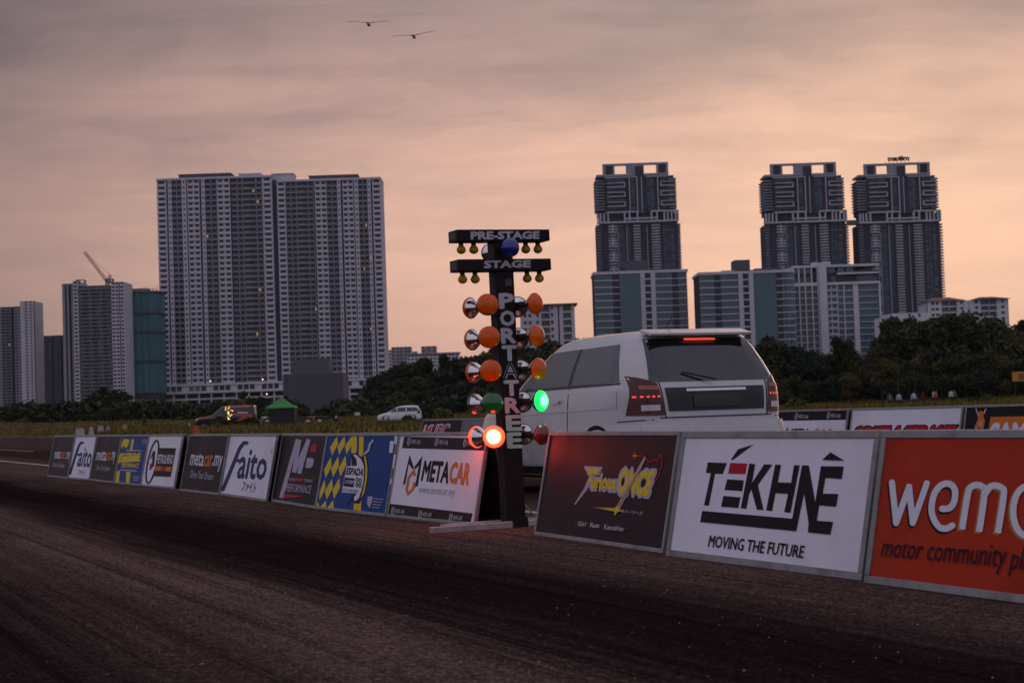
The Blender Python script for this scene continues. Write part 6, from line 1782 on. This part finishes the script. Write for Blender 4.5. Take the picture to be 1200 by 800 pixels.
# white water barriers at the far left edge of the tarmac
wp = mat('white_barrier_plastic', (.34, .31, .31), .55, var=.1, scale=3); opk = mat('faded_orange_plastic', (.42, .20, .14), .6)
def barrier_mesh(m_):
    b = MB(); b.lathe((0, 0, 0), (0, 0, 1), [(0, .0), (0, .30), (.06, .30), (.07, .24), (.55, .14), (.72, .11), (.78, .10), (.78, 0)], 12); return b.mesh('body', m_)
def block_mesh(m_):
    b = MB(); pr = [(-.25, 0), (.25, 0), (.25, .12), (.12, .5), (.12, .78), (-.12, .78), (-.12, .5), (-.25, .12)]
    n = len(pr); b.add([(-.26, y, z) for y, z in pr] + [(.26, y, z) for y, z in pr], [list(range(n))[::-1], list(range(n, 2 * n))] + [(i, (i + 1) % n, n + (i + 1) % n, n + i) for i in range(n)]); return b.mesh('body', m_)
BM = [barrier_mesh(wp), block_mesh(wp), block_mesh(opk)]
for (px, Y, v, s, lb) in ((91.5, 131, 1, .9, 'grey stained barrier block, first of the row at the left'), (96.5, 128, 0, 1.0, 'white plastic bollard right against the first barrier block'), (107, 126, 0, 1.1, 'larger white bollard standing alone on the tarmac edge'), (118, 140, 1, 1.0, 'white barrier block beside a smaller bollard'), (126.5, 146, 0, 1.0, 'small white bollard in the grass'), (146, 160, 2, .95, 'pinkish barrier block in the grass left of the person in black'), (222, 168, 0, .9, 'white bollard in front of the truck bonnet')):
    p = at(px, hz(px), Y); root = empty('barrier', (p.x, p.y, max(0, zg(p.x, p.y))), .2, lb, 'barrier', 'plastic barriers at the tarmac edge'); s *= .82; root.scale = (s, s, s); inst('body', BM[v], root)

# ------------------------------------------------------------------ birds
def bird(px, py, Y, bank, lb):
    p = at(px, py, Y); root = empty('bird', p, 0, lb, 'bird', 'birds gliding in the upper sky')
    bm = mat('bird_feather', (.42, .36, .34), .8, var=.2, scale=10)
    b = MB(); b.lathe((-.17, 0, 0), (1, 0, 0), [(-.14, .012), (0, .02), (.08, .055), (.2, .065), (.32, .045), (.37, .04), (.42, .03), (.46, .008), (.49, 0)], 10)
    b.build('body', bm, root, smooth=True)
    for s in (-1, 1):
        b = MB(); n = 9; pr = []
        for i in range(n):
            t = i / (n - 1); y = s * (.03 + .78 * t); x = .06 - .06 * t - .14 * t * t + (.08 * math.sin(t * math.pi)); c = .17 * (1 - t) ** .55 * (1 - .1 * t) + .012
            z = .05 + .10 * math.sin(t * 2.0) - .06 * t
            pr.append([(x, y, z + .008), (x - c * .4, y, z + .012), (x - c, y, z - .004), (x - c * .4, y, z - .004)])
        for i in range(n):
            b.v += pr[i]
        for i in range(n - 1):
            for k in range(4): b.f.append([i * 4 + k, i * 4 + (k + 1) % 4, (i + 1) * 4 + (k + 1) % 4, (i + 1) * 4 + k]); b.m.append(0)
        b.f.append([0, 1, 2, 3]); b.m.append(0); b.f.append([(n - 1) * 4 + k for k in range(4)]); b.m.append(0)
        b.build('wing', bm, root, smooth=True)
    b = MB(); b.add([(-.25, -.02, 0), (-.25, .02, 0), (-.44, .08, .005), (-.40, 0, .005), (-.44, -.08, .005)], [(0, 1, 2, 3, 4)]); b.build('tail', bm, root)
    root.rotation_euler = (bank, R(-2), R(84))
    return root
bird(432, 29, 62, .05, 'slim bird gliding, higher and farther left of two')
bird(485, 43.5, 62, -.06, 'slim bird gliding, lower and farther right of two')

# ------------------------------------------------------------------ evening haze
def haze():
    m = bpy.data.materials.new('haze'); m.use_nodes = True
    nt = m.node_tree; nt.nodes.clear()
    out = nt.nodes.new('ShaderNodeOutputMaterial'); v = nt.nodes.new('ShaderNodeVolumePrincipled')
    v.inputs['Color'].default_value = (.80, .76, .82, 1); v.inputs['Density'].default_value = .00004; v.inputs['Anisotropy'].default_value = 0.0
    nt.links.new(v.outputs[0], out.inputs['Volume'])
    b = MB(); b.box(-4600, 4600, -120, 4300, -1.2, 175); o = b.build('haze', m); o['kind'] = 'stuff'
haze()
